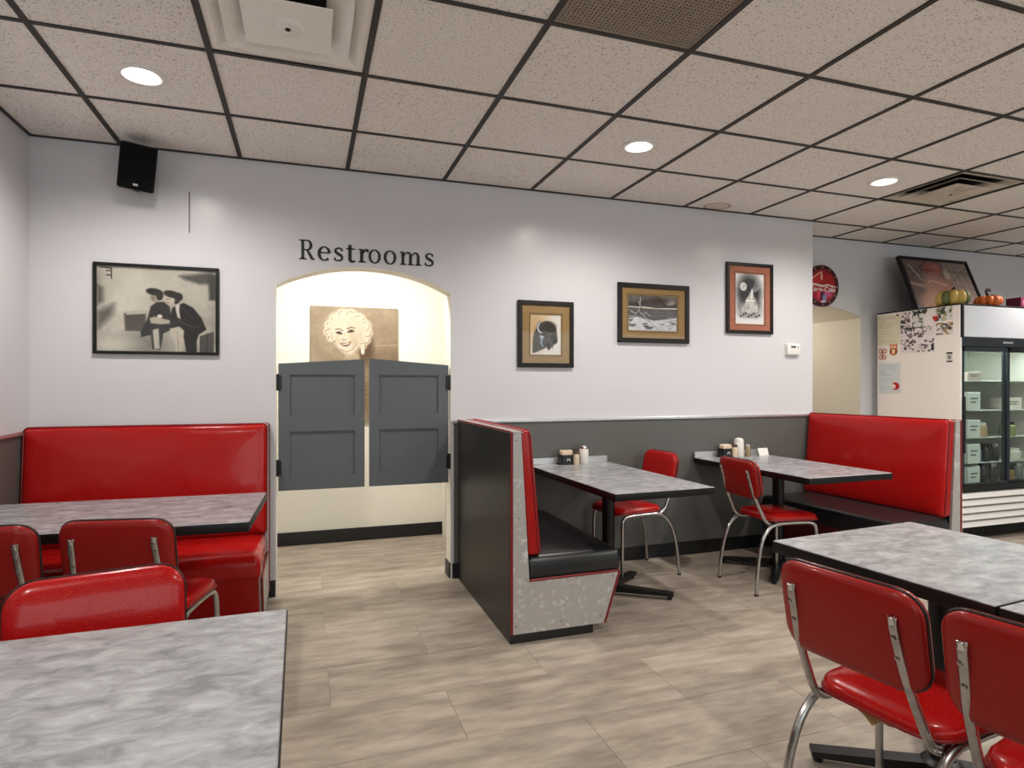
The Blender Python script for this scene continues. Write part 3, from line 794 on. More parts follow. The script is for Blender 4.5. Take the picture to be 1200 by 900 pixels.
# ================================================================== PICTURES
def picture(name, label, x0, x1, z0, z1, fw, frame_m, art, mat_col=None, inner=None, depth=.022, glass=True, artname='print'):
    """hangs flat on the back wall"""
    t = thing(name, label, 'picture', ((x0+x1)/2, -.001, (z0+z1)/2), 0, 'framed pictures on the wall')
    hx, hz = (x1-x0)/2, (z1-z0)/2
    for pts in ([(-hx, hz), (hx, hz), (hx-fw, hz-fw), (-hx+fw, hz-fw)], [(-hx, -hz), (hx, -hz), (hx-fw, -hz+fw), (-hx+fw, -hz+fw)],
                [(-hx, hz), (-hx, -hz), (-hx+fw, -hz+fw), (-hx+fw, hz-fw)], [(hx, hz), (hx, -hz), (hx-fw, -hz+fw), (hx-fw, hz-fw)]):
        bm = PR(pts, 'y', -depth, 0); bmesh.ops.bevel(bm, geom=list(bm.edges), offset=.002, segments=1, affect='EDGES')
        obj('frame_rail', bm, frame_m, t)
    obj('backing_board', BX(-hx+fw*.5, hx-fw*.5, -.006, -.001, -hz+fw*.5, hz-fw*.5), MATTEB, t)
    if inner:
        ix0, ix1, iz0, iz1 = [a-b for a, b in zip(inner, ((x0+x1)/2, (x0+x1)/2, (z0+z1)/2, (z0+z1)/2))]
        a, b, c, d = -hx+fw*.8, hx-fw*.8, -hz+fw*.8, hz-fw*.8
        bm = bmesh.new()
        for r in ((a, ix0, c, d), (ix1, b, c, d), (ix0, ix1, c, iz0), (ix0, ix1, iz1, d)): box(bm, r[0], r[1], -.012, -.0085, r[2], r[3])
        obj('mat_board', bm, mat_col, t)
        bm = bmesh.new(); e = .010
        a2, b2, c2, d2 = ix0-e, ix1+e, iz0-e, iz1+e
        for r in ((a2, a2+.003, c2, d2), (b2-.003, b2, c2, d2), (a2, b2, c2, c2+.003), (a2, b2, d2-.003, d2)): box(bm, r[0], r[1], -.0128, -.012, r[2], r[3])
        obj('mat_line', bm, MATTEB, t)
    else: ix0, ix1, iz0, iz1 = -hx+fw*.9, hx-fw*.9, -hz+fw*.9, hz-fw*.9
    art.mesh(artname, (ix0, -.0082, iz1), (ix1-ix0, 0, 0), (0, 0, iz0-iz1), PRINT, t)
    if glass: obj('glass_pane', BX(-hx+fw*.9, hx-fw*.9, -.0150, -.0142, -hz+fw*.9, hz-fw*.9), PICGLASS, t)
    return t
BLKFRAME = mat('black_frame', (14, 13, 13), .4, spec=.35)
DARKFRAME = mat('dark_wood_frame', (28, 20, 18), .45, spec=.35, mix=((16, 12, 11), 30, .4, .6, (1, 1, 6)))
TANMAT = mat('tan_mat_board', (160, 130, 84), .85, mix=((138, 108, 66), 90, .4, .7, (1, 1, 1)))
RUSTMAT = mat('rust_mat_board', (176, 112, 88), .85, mix=((160, 98, 76), 60, .4, .7, (1, 1, 1)))

# -- monochrome photograph of two seated women in drifting steam
def art_women():
    a = Art(176, 132, (178, 172, 160)); a.noise(4, 40, 3).noise(10, 12, 8)
    a.ell(.24, .42, .18, .32, (216, 210, 196), 1.2, .8); a.ell(.38, .2, .24, .2, (208, 202, 188), 1.2, .7); a.ell(.80, .28, .22, .14, (190, 184, 172), 1.2, .7)
    a.poly([(0, .22), (.05, .26), (.05, .42), (0, .47)], (92, 88, 82), .05); a.poly([(0, .54), (.14, .44), (.13, .57), (.02, .74), (0, .74)], (96, 92, 86), .07, .9)
    a.poly([(.68, .08), (.97, .02), (.97, .16), (.86, .17), (.72, .12)], (84, 81, 78), .05); a.poly([(.93, .05), (1, .05), (1, .36), (.94, .36)], (66, 64, 60), .03)
    a.line([(.03, .02), (.12, .03), (.12, .15)], .006, (74, 72, 66)); a.line([(.08, .06), (.12, .06)], .006, (74, 72, 66)); a.line([(.08, .11), (.12, .11)], .006, (74, 72, 66))
    a.poly([(.22, .55), (.40, .52), (.40, .76), (.23, .76)], (84, 80, 74), .02); a.poly([(.23, .53), (.40, .50), (.40, .55), (.24, .57)], (186, 180, 168), .01)
    a.ell(.34, .90, .22, .12, (120, 116, 108), 1.2, .8); a.ell(.12, .92, .2, .1, (210, 204, 190), 1.2, .9)
    # left woman: coat, lap, legs, bent head under a beret
    a.poly([(.44, .46), (.49, .405), (.56, .40), (.60, .46), (.61, .60), (.60, .74), (.545, .78), (.52, .97), (.455, .97), (.44, .80), (.36, .83), (.355, .77), (.41, .62)], (44, 42, 40), .014)
    a.poly([(.455, .74), (.505, .72), (.515, .96), (.47, .97)], (190, 182, 170), .012)
    a.ell(.475, .355, .036, .052, (158, 146, 132), .3, 1, .25); a.poly([(.435, .33), (.45, .375), (.465, .40), (.452, .36)], (120, 110, 100), .012)
    a.ell(.468, .285, .068, .042, (38, 36, 34), .3, 1, .12); a.ell(.515, .325, .03, .06, (42, 39, 36), .3); a.line([(.455, .35), (.47, .352)], .003, (60, 54, 48))
    # right woman: coat bent forward, hair in a roll, pale collar and knees
    a.poly([(.62, .47), (.66, .43), (.72, .405), (.80, .46), (.87, .58), (.915, .72), (.85, .78), (.83, .86), (.83, 1), (.74, 1), (.72, .84), (.64, .76), (.585, .70), (.60, .58)], (40, 38, 37), .014)
    a.ell(.592, .372, .040, .060, (196, 183, 168), .3, 1, .35); a.poly([(.555, .38), (.57, .40), (.585, .435), (.572, .40)], (150, 138, 124), .012)
    a.ell(.615, .305, .070, .042, (40, 37, 34), .3, 1, .2); a.ell(.672, .335, .038, .052, (44, 40, 37), .3); a.ell(.66, .40, .022, .03, (52, 47, 43), .4)
    a.line([(.572, .365), (.592, .368)], .003, (60, 52, 46)); a.line([(.578, .408), (.592, .41)], .003, (110, 84, 74))
    a.poly([(.645, .43), (.685, .405), (.68, .50), (.69, .60), (.665, .58), (.65, .50)], (208, 202, 192), .012)
    a.poly([(.60, .72), (.68, .69), (.72, .74), (.715, .86), (.70, 1), (.645, 1), (.65, .86), (.61, .80)], (196, 186, 172), .014); a.line([(.665, .76), (.675, 1)], .004, (150, 140, 128))
    a.poly([(.43, .60), (.47, .58), (.54, .60), (.60, .62), (.60, .66), (.52, .67), (.44, .66)], (182, 170, 156), .015); a.ell(.515, .575, .022, .022, (222, 217, 208), .4)
    a.line([(.68, .62), (.80, .70), (.86, .68)], .006, (70, 67, 64)); a.line([(.72, .48), (.80, .60)], .005, (62, 60, 57))
    a.poly([(.86, .80), (.98, .74), (.98, 1), (.86, 1)], (84, 81, 78), .012); a.line([(.86, .80), (.86, 1)], .004, (36, 34, 32)); a.line([(.92, .76), (.92, 1)], .003, (52, 50, 48))
    return a.noise(40, 6, 21)
# -- ink drawing of a bison head
def art_bison():
    a = Art(96, 118, (226, 222, 216)); a.ell(.15, .25, .42, .5, (198, 162, 112), 1.3, .85)
    a.poly([(.06, .96), (.08, .60), (.12, .44), (.24, .30), (.34, .20), (.50, .15), (.66, .17), (.78, .25), (.86, .36), (.885, .52), (.90, .64), (.86, .72), (.78, .745), (.72, .80), (.64, .86), (.60, .80), (.50, .83), (.42, .86), (.30, .90), (.18, .95)], (78, 68, 62), .035)
    for k in range(46):
        r = random.Random(k); x = .14+.64*r.random(); y = .24+.56*r.random(); L = .05+.06*r.random()
        a.line([(x, y), (x+.02*r.random()-.015, y+L)], .008, (46, 41, 39) if k % 3 else (122, 106, 92), .55)
    a.ell(.60, .30, .24, .13, (54, 48, 45), .6, .9); a.poly([(.66, .50), (.84, .52), (.88, .64), (.84, .70), (.74, .70), (.68, .62)], (48, 44, 43), .03)
    a.ell(.83, .62, .035, .03, (18, 17, 17), .4); a.ell(.665, .49, .028, .020, (16, 15, 15), .3); a.ell(.658, .484, .008, .007, (230, 228, 224), .3)
    a.line([(.84, .68), (.77, .70)], .006, (24, 22, 22)); a.poly([(.52, .70), (.64, .70), (.66, .80), (.60, .90), (.55, .84)], (40, 36, 35), .03)
    a.line([(.36, .46), (.27, .42), (.23, .33), (.26, .24), (.31, .19)], .036, (96, 104, 112)); a.line([(.35, .45), (.275, .41), (.24, .33), (.27, .25), (.305, .20)], .018, (206, 212, 218))
    a.poly([(.36, .46), (.46, .48), (.50, .54), (.40, .54)], (58, 50, 46), .02)
    a.line([(.33, .52), (.36, .60), (.34, .70), (.40, .78)], .022, (150, 178, 198), .85); a.ell(.38, .56, .07, .035, (172, 194, 212), .5, .9); a.line([(.40, .60), (.38, .68)], .012, (150, 178, 198), .8)
    return a.noise(30, 8, 4)
# -- snowy landscape at dusk
def art_snow():
    a = Art(128, 84, (72, 68, 68)); a.poly([(0, 0), (1, 0), (1, .10), (0, .08)], (128, 118, 112), .25); a.noise(5, 24, 5)
    a.ell(.86, .18, .11, .07, (160, 148, 138), .6); a.ell(.60, .14, .24, .09, (66, 50, 47), .8)
    a.line([(0, .33), (.2, .34), (.35, .33), (.55, .36), (1, .34)], .010, (232, 226, 212)); a.poly([(.28, .345), (.62, .36), (.60, .38), (.30, .37)], (216, 210, 200), .015)
    a.poly([(0, .36), (1, .38), (1, .64), (0, .66)], (96, 93, 97), .05); a.line([(.3, .47), (1, .46)], .006, (126, 124, 128), .6); a.line([(.4, .56), (1, .54)], .006, (126, 124, 128), .6)
    a.poly([(0, .66), (.18, .60), (.34, .66), (.52, .70), (.72, .66), (1, .60), (1, 1), (0, 1)], (204, 204, 210), .05); a.noise(14, 22, 9)
    for p in ([(.02, .80), (.10, .62), (.17, .52), (.22, .44), (.245, .28), (.25, .06)], [(.25, .30), (.21, .18)], [(.22, .44), (.28, .54), (.36, .64), (.46, .78), (.62, .96)], [(.17, .52), (.10, .50), (.04, .42)], [(.28, .54), (.38, .50), (.44, .58)], [(.10, .62), (.03, .60)]):
        a.line(p, .010, (70, 66, 68)); a.line([(x-.004, y-.006) for x, y in p], .0045, (226, 226, 230))
    for p in ([(.80, .74), (.98, .66)], [(.84, .94), (1, .76)], [(.86, .60), (.85, .90)], [(.78, .84), (.92, .80)]): a.line(p, .009, (84, 80, 82)); a.line([(x, y-.008) for x, y in p], .0045, (228, 228, 232))
    for x, y, r in ((.08, .84, .07), (.34, .80, .05), (.42, .90, .08), (.36, .86, .05), (.92, .76, .05), (.04, .70, .05), (.70, .80, .03)): a.ell(x, y, r, r*.7, (60, 56, 58), .8, .8); a.ell(x, y-r*.5, r*.8, r*.3, (226, 226, 230), .8, .8)
    return a
# -- black and white print: a moon over a pale spire among rocks
def art_moon():
    a = Art(80, 116, (228, 224, 224)); a.ell(.48, .38, .42, .36, (50, 50, 52), .6); a.ell(.5, .70, .40, .2, (90, 89, 90), .8, .7); a.noise(7, 14, 6)
    for k in range(5): a.line([(.60+.03*k, .34), (.74+.07*k, .10+.02*k)], .02, (206, 204, 204), .45)
    a.ell(.28, .26, .12, .085, (220, 218, 212), .2); a.ell(.31, .245, .05, .035, (184, 182, 178), .6, .8); a.ell(.25, .285, .035, .02, (190, 188, 184), .6, .8)
    a.poly([(.58, .28), (.62, .36), (.66, .44), (.71, .50), (.74, .58), (.80, .66), (.80, .74), (.64, .80), (.40, .80), (.20, .75), (.20, .68), (.32, .60), (.38, .50), (.46, .44), (.52, .36)], (196, 193, 190), .035)
    a.poly([(.58, .28), (.62, .36), (.60, .48), (.54, .50)], (240, 238, 236), .02); a.poly([(.36, .52), (.72, .52), (.70, .55), (.38, .55)], (244, 242, 238), .015)
    for k in range(16):
        r = random.Random(k+40); x = .28+.46*r.random(); y = .56+.2*r.random(); a.line([(x, y), (x+.04, y+.05)], .012, (120, 118, 117) if k % 2 else (232, 230, 228), .6)
    a.line([(.62, .38), (.66, .50), (.72, .62)], .014, (96, 94, 94), .8); a.ell(.24, .62, .09, .05, (150, 148, 148), .8, .7)
    for k in range(16): a.ell(.14+.046*k, .82+.035*math.sin(k*2.1), .035, .022, (58, 56, 56) if k % 2 else (168, 164, 162), .5)
    return a.ell(.5, .95, .5, .06, (228, 226, 224), .9)
# -- sepia portrait of a woman with short pale curls
def art_portrait():
    a = Art(130, 176, (178, 158, 132)); a.noise(3, 26, 2); a.poly([(.62, .328), (1, .318), (1, .33), (.62, .34)], (216, 202, 180), .008)
    a.ell(.85, .20, .35, .10, (156, 134, 108), 1.2, .7); a.ell(.86, .45, .3, .12, (138, 114, 90), 1.2, .8); a.ell(.60, .36, .11, .18, (92, 66, 48), .7, .9)
    curls = [(.28, .115, .085), (.36, .07, .075), (.45, .075, .08), (.54, .11, .085), (.61, .165, .08), (.64, .225, .065), (.62, .285, .06), (.21, .165, .06), (.19, .225, .05), (.215, .28, .04), (.585, .335, .05), (.42, .125, .09), (.33, .14, .08), (.52, .17, .07)]
    a.ell(.42, .20, .23, .16, (206, 190, 162), .3)
    for x, y, r in curls: a.ell(x, y, r, r*.72, (226, 214, 190), .5)
    for k, (x, y, r) in enumerate(curls):
        P = [(x+r*.62*math.cos(t*.5+k), y+r*.46*math.sin(t*.5+k)) for t in range(8)]; a.line(P, .006, (168, 142, 110), .8)
        a.line([(p[0]-.012, p[1]-.010) for p in P], .004, (246, 240, 226), .8)
    a.poly([(.40, .36), (.53, .33), (.56, .50), (.36, .50)], (208, 190, 162), .03); a.poly([(.44, .37), (.53, .34), (.54, .42)], (160, 132, 102), .03, .8)
    # tilted oval face
    a.ell(.395, .245, .148, .170, (234, 222, 200), .16, 1, -.22); a.ell(.485, .265, .06, .10, (206, 186, 156), 1, .8, -.2); a.ell(.30, .29, .04, .05, (214, 196, 168), 1, .7)
    a.ell(.50, .15, .13, .05, (222, 208, 182), .6, 1, .5); a.ell(.30, .14, .10, .045, (224, 212, 186), .6, 1, -.4)
    for (x0, y0, x1, y1) in ((.285, .222, .35, .232), (.415, .214, .485, .206)):      # lids, lashes, brows
        mx, my = (x0+x1)/2, (y0+y1)/2
        a.line([(x0, y0+.006), (mx, my-.008), (x1, y1+.004)], .008, (64, 46, 36)); a.line([(x0, y0+.010), (mx, my+.012), (x1, y1+.008)], .004, (120, 94, 74), .8)
        a.ell(mx, my+.002, .014, .010, (58, 44, 36), .4); a.line([(x0-.008, y0-.022), (mx, my-.034), (x1+.006, y1-.022)], .007, (128, 98, 74), .9)
    a.line([(.385, .225), (.365, .27)], .005, (196, 172, 142), .8); a.line([(.352, .283), (.372, .290), (.395, .283)], .006, (150, 120, 94), .9)
    a.poly([(.325, .318), (.36, .312), (.385, .316), (.42, .308), (.455, .300), (.43, .336), (.395, .348), (.355, .342)], (124, 78, 62), .008); a.poly([(.345, .320), (.385, .322), (.438, .309), (.42, .325), (.385, .333), (.355, .330)], (248, 243, 232), .006)
    a.ell(.265, .305, .008, .006, (90, 66, 52), .4); a.line([(.33, .372), (.40, .392), (.47, .37), (.52, .31)], .006, (172, 144, 114), .8)
    a.ell(.585, .385, .022, .03, (240, 232, 214), .4); a.ell(.5, .75, .44, .26, (150, 126, 98), .7); a.ell(.4, .60, .2, .10, (204, 184, 154), .7)
    for k in range(16): a.line([(.40, .56+.018*k), (.62, .55+.02*k)], .006, (84, 60, 44) if k % 2 else (150, 122, 92))
    a.im *= .83
    return a.noise(30, 8, 5)
picture('framed_photograph', 'black framed photograph of two seated women in steam, above the left red bench', -.132, .496, 1.443, 1.948, .017, BLKFRAME, art_women())
picture('framed_drawing', 'small dark framed drawing of a bison head with tan mat', 2.340, 2.752, 1.392, 1.850, .030, DARKFRAME, art_bison(), TANMAT, (2.432, 2.657, 1.481, 1.755))
picture('framed_painting', 'dark framed painting of a snowy landscape with wide tan mat', 3.101, 3.699, 1.580, 2.012, .034, DARKFRAME, art_snow(), TANMAT, (3.187, 3.598, 1.668, 1.926))
picture('framed_print', 'tall dark framed moonlit print with rust coloured mat', 4.038, 4.476, 1.672, 2.221, .025, DARKFRAME, art_moon(), RUSTMAT, (4.123, 4.393, 1.747, 2.139), glass=True)
# -- sepia canvas: a woman with short pale curls, in the hallway
t = thing('canvas_portrait', 'sepia canvas of a smiling curly haired woman behind the swing doors', 'picture', (1.355, 1.209, 1.44))
art_portrait().mesh('printed_canvas', (-.345, -.0262, .465), (.69, 0, 0), (0, 0, -.93), PRINT, t)
obj('canvas_box', RB(-.345, .345, -.026, 0, -.465, .465, .003), mat('canvas_side', (214, 200, 176), .8), t)

# ------------------------------------------------------------------ speaker, thermostat
t = thing('wall_speaker', 'small black loudspeaker high on the back wall in the left corner', 'speaker', (.112, -.125, 2.452))
def taper(bm, w0, h0, w1, h1, y0, y1):
    a = [bm.verts.new((sx*w0/2, y0, sz*h0/2)) for sx, sz in ((1, 1), (-1, 1), (-1, -1), (1, -1))]
    b = [bm.verts.new((sx*w1/2, y1, sz*h1/2)) for sx, sz in ((1, 1), (-1, 1), (-1, -1), (1, -1))]
    bm.faces.new(a[::-1]); bm.faces.new(b)
    for k in range(4): bm.faces.new((a[k], a[(k+1) % 4], b[(k+1) % 4], b[k]))
bm = bmesh.new(); taper(bm, .165, .225, .11, .20, -.05, .075); bmesh.ops.bevel(bm, geom=list(bm.edges), offset=.006, segments=2, affect='EDGES')
o1 = obj('cabinet', bm, BLACK, t, 40)
o2 = obj('grille', RB(-.078, .078, -.060, -.049, -.108, .108, .005), mat('speaker_cloth', (9, 9, 10), .85, spec=.2, bump=(500, .4)), t, 40)
o3 = obj('badge', RB(-.011, .011, -.063, -.059, -.092, -.081, .001, 1), mat('badge_silver', (190, 190, 190), .4, metal=.5), t)
o4 = obj('bracket', RB(-.018, .018, .07, .124, -.03, .02, .004), BLACK, t)
for o in (o1, o2, o3): o.rotation_euler = (math.radians(13), math.radians(6), math.radians(8)); o.scale = (1.08, 1.0, 1.08)
o5 = obj('cable', TB(smoothpath([(-.07, .03, .09), (-.095, .06, .02), (-.08, .09, -.07), (-.02, .11, -.10)], 5), .003, 6), MATTEB, t, 60)
t = thing('thermostat', 'white wall thermostat below the moonlit print', 'thermostat', (4.672, -.0005, 1.556))
obj('housing', RB(-.062, .062, -.030, 0, -.044, .044, .006), WHITEP, t, 40)
obj('display', RB(-.030, .018, -.0315, -.029, .012, .028, .001, 1), mat('grey_display', (70, 76, 70), .3), t)
obj('button', RB(.034, .046, -.033, -.029, .012, .024, .002), mat('grey_button', (120, 118, 116), .5), t)
obj('base_plate', RB(-.066, .066, -.006, 0, -.048, .048, .002), WHITEP, t)

# ------------------------------------------------------------------ table condiments
BEIGE = mat('sugar_packet', (226, 204, 180), .7); WTXT = mat('white_print', (220, 222, 222), .6)
def caddy(x, y, z, label):
    t = thing('packet_caddy', label, 'caddy', (x, y, z), 0, 'condiment sets on the tables')
    bm = bmesh.new(); w, d, h = .095, .060, .066
    for r in ((-w/2, w/2, -d/2, -d/2+.004, 0, h), (-w/2, w/2, d/2-.004, d/2, 0, h), (-w/2, -w/2+.004, -d/2, d/2, 0, h), (w/2-.004, w/2, -d/2, d/2, 0, h), (-w/2, w/2, -d/2, d/2, 0, .004), (-w/2-.018, w/2+.004, -d/2-.01, d/2, 0, .010)): box(bm, *r)
    obj('holder', bm, BLACK, t)
    for k in range(6):
        obj('packet', RB(-.042+.002*(k % 2), .036+.003*(k % 3), -.022+.0085*k, -.0175+.0085*k, .008, .088+.004*(k % 3), .001, 1), BEIGE, t)
    bm = bmesh.new()
    for p, q in (((-.010, .022), (-.006, .042)), ((-.006, .042), (.002, .030)), ((.002, .030), (.010, .042)), ((.010, .042), (.014, .022))):
        band(bm, [p, q], .004, lambda u, v: (u, v), th=d/2+.0012)
    for v in bm.verts:
        if v.co.y > -d/2: v.co.y = -d/2-.0002
    obj('white_mark', bm, WTXT, t); return t
def shaker(name, x, y, z, r, h, label, body, lid_m, group='condiment sets on the tables'):
    t = thing(name, label, 'shaker', (x, y, z), 0, group)
    b = obj('glass_body', LT([(r*.92, 0), (r, .006), (r*.98, h*.55), (r*.94, h*.75), (r*.8, h*.8)], seg=18), body, t, 40)
    obj('lid', LT([(r*.9, h*.78), (r*.92, h*.86), (r*.8, h*.95), (r*.35, h), (r*.1, h*1.003)], seg=18), lid_m, t, 40)
    return t
CHALK = mat('filled_glass', (228, 226, 218), .18, coat=.8); CREAMG = mat('cream_filled_glass', (216, 196, 170), .2, coat=.7)
BROWN = mat('brown_lid', (70, 50, 38), .4); PEPPER = mat('pepper_glass', (150, 132, 98), .25, coat=.6)
caddy(2.672, -.075, .727, 'black packet caddy on the table beside the black divider bench')
shaker('salt_shaker', 2.727, -.115, .727, .021, .092, 'small cream shaker with dark lid on the table beside the black divider', CREAMG, BROWN)
shaker('sugar_shaker', 2.795, -.090, .727, .034, .134, 'white sugar shaker with chrome lid on the table beside the black divider', CHALK, CHROME)
shaker('pepper_shaker', 2.752, -.055, .727, .019, .10, 'dark lidded shaker behind the white one on the divider side table', CREAMG, BROWN)
caddy(3.985, -.075, .727, 'black packet caddy on the table before the far red bench')
shaker('salt_shaker', 4.040, -.105, .727, .023, .098, 'cream shaker beside the caddy on the far bench table', CREAMG, BROWN)
shaker('sugar_shaker', 4.098, -.080, .727, .038, .142, 'large white sugar shaker on the far bench table', CHALK, WHITEP)
shaker('pepper_shaker', 4.170, -.095, .727, .021, .098, 'small tan pepper shaker on the far bench table', PEPPER, CHROME)
t = thing('table_card', 'small white folded card at the wall end of the far bench table', 'card', (4.335, -.06, .727))
bm = bmesh.new(); prism(bm, [(-.02, 0), (-.002, .055), (.002, .055), (.02, 0), (.018, 0), (0, .052), (-.018, 0)], 'x', -.045, .045)
obj('card_sheet', bm, WHITEP, t)

# ================================================================== FRIDGE
FX, FY0, FY1, FT = 5.955, -.437, .312, 1.918; FX1 = 7.13
t = fridge = thing('display_fridge', 'tall white glass door fridge with a side covered in notes', 'fridge', (FX, FY0, 0))
SIDE = mat('fridge_side', (242, 234, 228), .42); DARKF = mat('fridge_frame', (44, 50, 57), .35, metal=.3); INNER = mat('fridge_liner', (206, 210, 200), .5)
def fb(n, x0, x1, y0, y1, z0, z1, m, r=.003, par=None):
    return obj(n, RB(x0-FX, x1-FX, y0-FY0, y1-FY0, z0, z1, r, 1), m, par or t)
fb('side_panel', FX, FX+.03, FY0, FY1, .03, FT, SIDE); fb('side_panel', FX1-.03, FX1, FY0, FY1, .03, FT, SIDE)
fb('back_panel', FX+.03, FX1-.03, FY1-.03, FY1, .03, FT, INNER)
fb('top_panel', FX, FX1, FY0, FY1, FT, FT+.012, MATTEB)
fb('sign_panel', FX+.03, FX1-.03, FY0-.012, FY0+.03, 1.66, FT-.005, mat('sign_white', (202, 205, 212), .35))
fb('sign_edge', FX+.005, FX+.03, FY0-.013, FY0+.03, 1.655, FT, MATTEB)
fb('header', FX+.012, FX1-.012, FY0-.010, FY0+.03, 1.585, 1.66, DARKF)
fb('header_badge', 6.44, 6.56, FY0-.0115, FY0-.010, 1.615, 1.630, mat('badge_pale', (170, 176, 180), .4, metal=.4), .0005)
fb('sill_rail', FX+.012, FX1-.012, FY0-.010, FY0+.04, .415, .455, BLACK)
fb('liner_ceiling', FX+.03, FX1-.03, FY0+.05, FY1-.03, 1.60, 1.62, INNER); fb('liner_floor', FX+.03, FX1-.03, FY0+.04, FY1-.03, .42, .44, INNER)
fb('kick_plate', FX+.03, FX1-.03, FY0+.06, FY0+.08, .02, .40, MATTEB)
for k in range(5):
    z = .398-.058*k
    obj('louvre', PR([(FY0-.004-FY0, z-.046), (-.012, z-.044), (-.004, z-.004), (.03, z), (.03, z-.046)], 'x', .014, FX1-FX-.014), WHITE, t)
fb('corner_post', FX+.0, FX+.014, FY0-.006, FY0+.002, .09, 1.655, WHITE)
def fdoor(x0, x1, y, lab):
    d = fb('sliding_door', x0, x0+.032, y, y+.02, .455, 1.585, DARKF)
    d.data.materials[0] = DARKF
    for r in ((x1-.03, x1, .455, 1.585), (x0, x1, 1.545, 1.585), (x0, x1, .455, .475)):
        obj('door_rail', RB(r[0]-FX, r[1]-FX, y-FY0, y+.02-FY0, r[2], r[3], .002, 1), DARKF, d)
    obj('glass_pane', BX(x0+.03-FX, x1-.03-FX, y+.008-FY0, y+.012-FY0, .475, 1.545), PANE, d)
    return d
d1 = fdoor(FX+.014, 6.535, FY0-.004, 'a'); obj('handle', RB(.020, .044, -.016, -.003, .72, 1.18, .004), BLACK, d1)
d2 = fdoor(6.50, FX1-.014, FY0+.022, 'b')
SHELF = mat('shelf_wire', (214, 216, 212), .4, metal=.2)
shelves = [.62, .83, 1.06, 1.31]
for z in shelves: fb('shelf', FX+.035, FX1-.035, FY0+.11, FY1-.04, z-.008, z, SHELF)
fb('interior_lamp', FX+.05, FX1-.05, FY0+.055, FY0+.085, 1.575, 1.598, mat('cool_tube', (235, 255, 245), .4, emit=(226, 248, 236), es=2.2))
L = bpy.data.lights.new('fridge_light', 'AREA'); L.shape = 'RECTANGLE'; L.size = 1.0; L.size_y = .06; L.energy = 3; L.color = (.9, 1, .95)
lo = bpy.data.objects.new('fridge_tube_light', L); C.objects.link(lo); lo.parent = t; lo.location = (.59, .10, 1.565)
# food in the fridge
rs = random.Random(11)
def carton(x, y, z, w, d, h, col, label, nm='food_box', cat='box', lines=True):
    m_ = mat('carton', col, .55)
    b = thing(nm, label, cat, (x, y, z), 0, 'food stored in the glass door fridge')
    obj('carton_body', RB(-w/2, w/2, -d/2, d/2, 0, h, .003, 1), m_, b)
    if lines:
        bm = bmesh.new()
        for k in range(2): box(bm, -w*.3, w*.28-.02*k, -d/2-.0008, -d/2, h*(.62-.2*k), h*(.70-.2*k))
        obj('printed_lines', bm, mat('ink_grey', (96, 104, 100), .6), b)
    return b
for k, (z, h, w) in enumerate(((.44, .15, .14), (.591, .02, .14), (.62, .16, .145), (.83, .15, .15), (1.06, .15, .15))):
    if h < .05: continue
    carton(6.205, FY0+.125, z+.001, w, .13, h, (208, 214, 210), 'pale green and white carton in the fridge, ' + ['lowest of the left column', '', 'second from the bottom of the left column', 'third from the bottom of the left column', 'top of the left column'][k])
for k, (x, z, h, r, col, lab) in enumerate(((6.21, .44, .15, .04, (96, 128, 96), 'green jar on the fridge floor beside the cartons'), (6.31, .44, .17, .042, (44, 40, 40), 'dark bottle on the fridge floor behind the left door'),
        (6.42, .44, .16, .042, (58, 48, 40), 'brown jar on the fridge floor beside the door frame'), (6.22, .62, .13, .045, (122, 140, 160), 'blue grey tub on the second fridge shelf'), (6.34, .62, .15, .042, (40, 38, 42), 'black bottle on the second fridge shelf'),
        (6.44, .62, .15, .04, (40, 34, 34), 'dark jar on the second fridge shelf near the door frame'), (6.28, .83, .12, .05, (196, 168, 132), 'tan tub on the third fridge shelf'), (6.62, .44, .12, .05, (140, 110, 76), 'brown jar on the floor of the fridge behind the right door'),
        (6.74, .44, .15, .045, (110, 112, 110), 'grey jar on the floor of the fridge at the right'), (6.68, .62, .1, .06, (222, 222, 214), 'white tub on the second shelf behind the right door'), (6.62, .83, .12, .06, (150, 160, 112), 'olive tub on the third shelf behind the right door'))):
    j = thing('food_jar', lab, 'jar', (x+.145, FY0+.16, z+.001), 0, 'food stored in the glass door fridge')
    obj('jar_body', LT([(r*.9, 0), (r, .008), (r, h*.72), (r*.75, h*.82)], seg=14), mat('jar_fill', col, .25), j, 40)
    obj('lid', LT([(r*.8, h*.82), (r*.8, h), (r*.3, h*1.005)], seg=14), [WHITEP, BLACK, CHROME][k % 3], j, 40)
carton(6.80, FY0+.2, 1.061, .2, .14, .10, (222, 214, 206), 'white box with red patch on the upper right fridge shelf')
carton(6.28, FY0+.18, 1.311, .16, .14, .07, (214, 196, 190), 'flat pinkish box on the top fridge shelf')

# --- notes, photos and magnets on the fridge side (plane x = FX)
def sheet(nm, label, cat, y0, y1, z0, z1, art, mask=None, lift=.0015, mm=PRINT):
    """y0 is the edge nearer the wall (larger y), picture read from the left of the room"""
    t_ = thing(nm, label, cat, (FX-lift, (y0+y1)/2, (z0+z1)/2), 0, 'papers and magnets on the fridge side')
    yc, zc = (y0+y1)/2, (z0+z1)/2
    art.mesh('printed_face', (-.0016, y0-yc, z1-zc), (0, y1-y0, 0), (0, 0, z0-z1), mm, t_, mask)
    if mask is None: obj('paper', BX(-.0014, 0, y1-yc, y0-yc, z0-zc, z1-zc), WHITEP, t_)
    return t_
def textpage(bg, ink, seed, n=11):
    a = Art(44, 54, bg); r = random.Random(seed)
    a.line([(.15, .10), (.75, .10)], .012, ink, .5); a.line([(.12, .28), (.12, .40), (.6, .40), (.6, .30)], .008, ink, .45)
    for k in range(n): a.line([(.14, .18+.07*k), (.35+.5*r.random(), .18+.07*k)], .007, ink, .35)
    return a
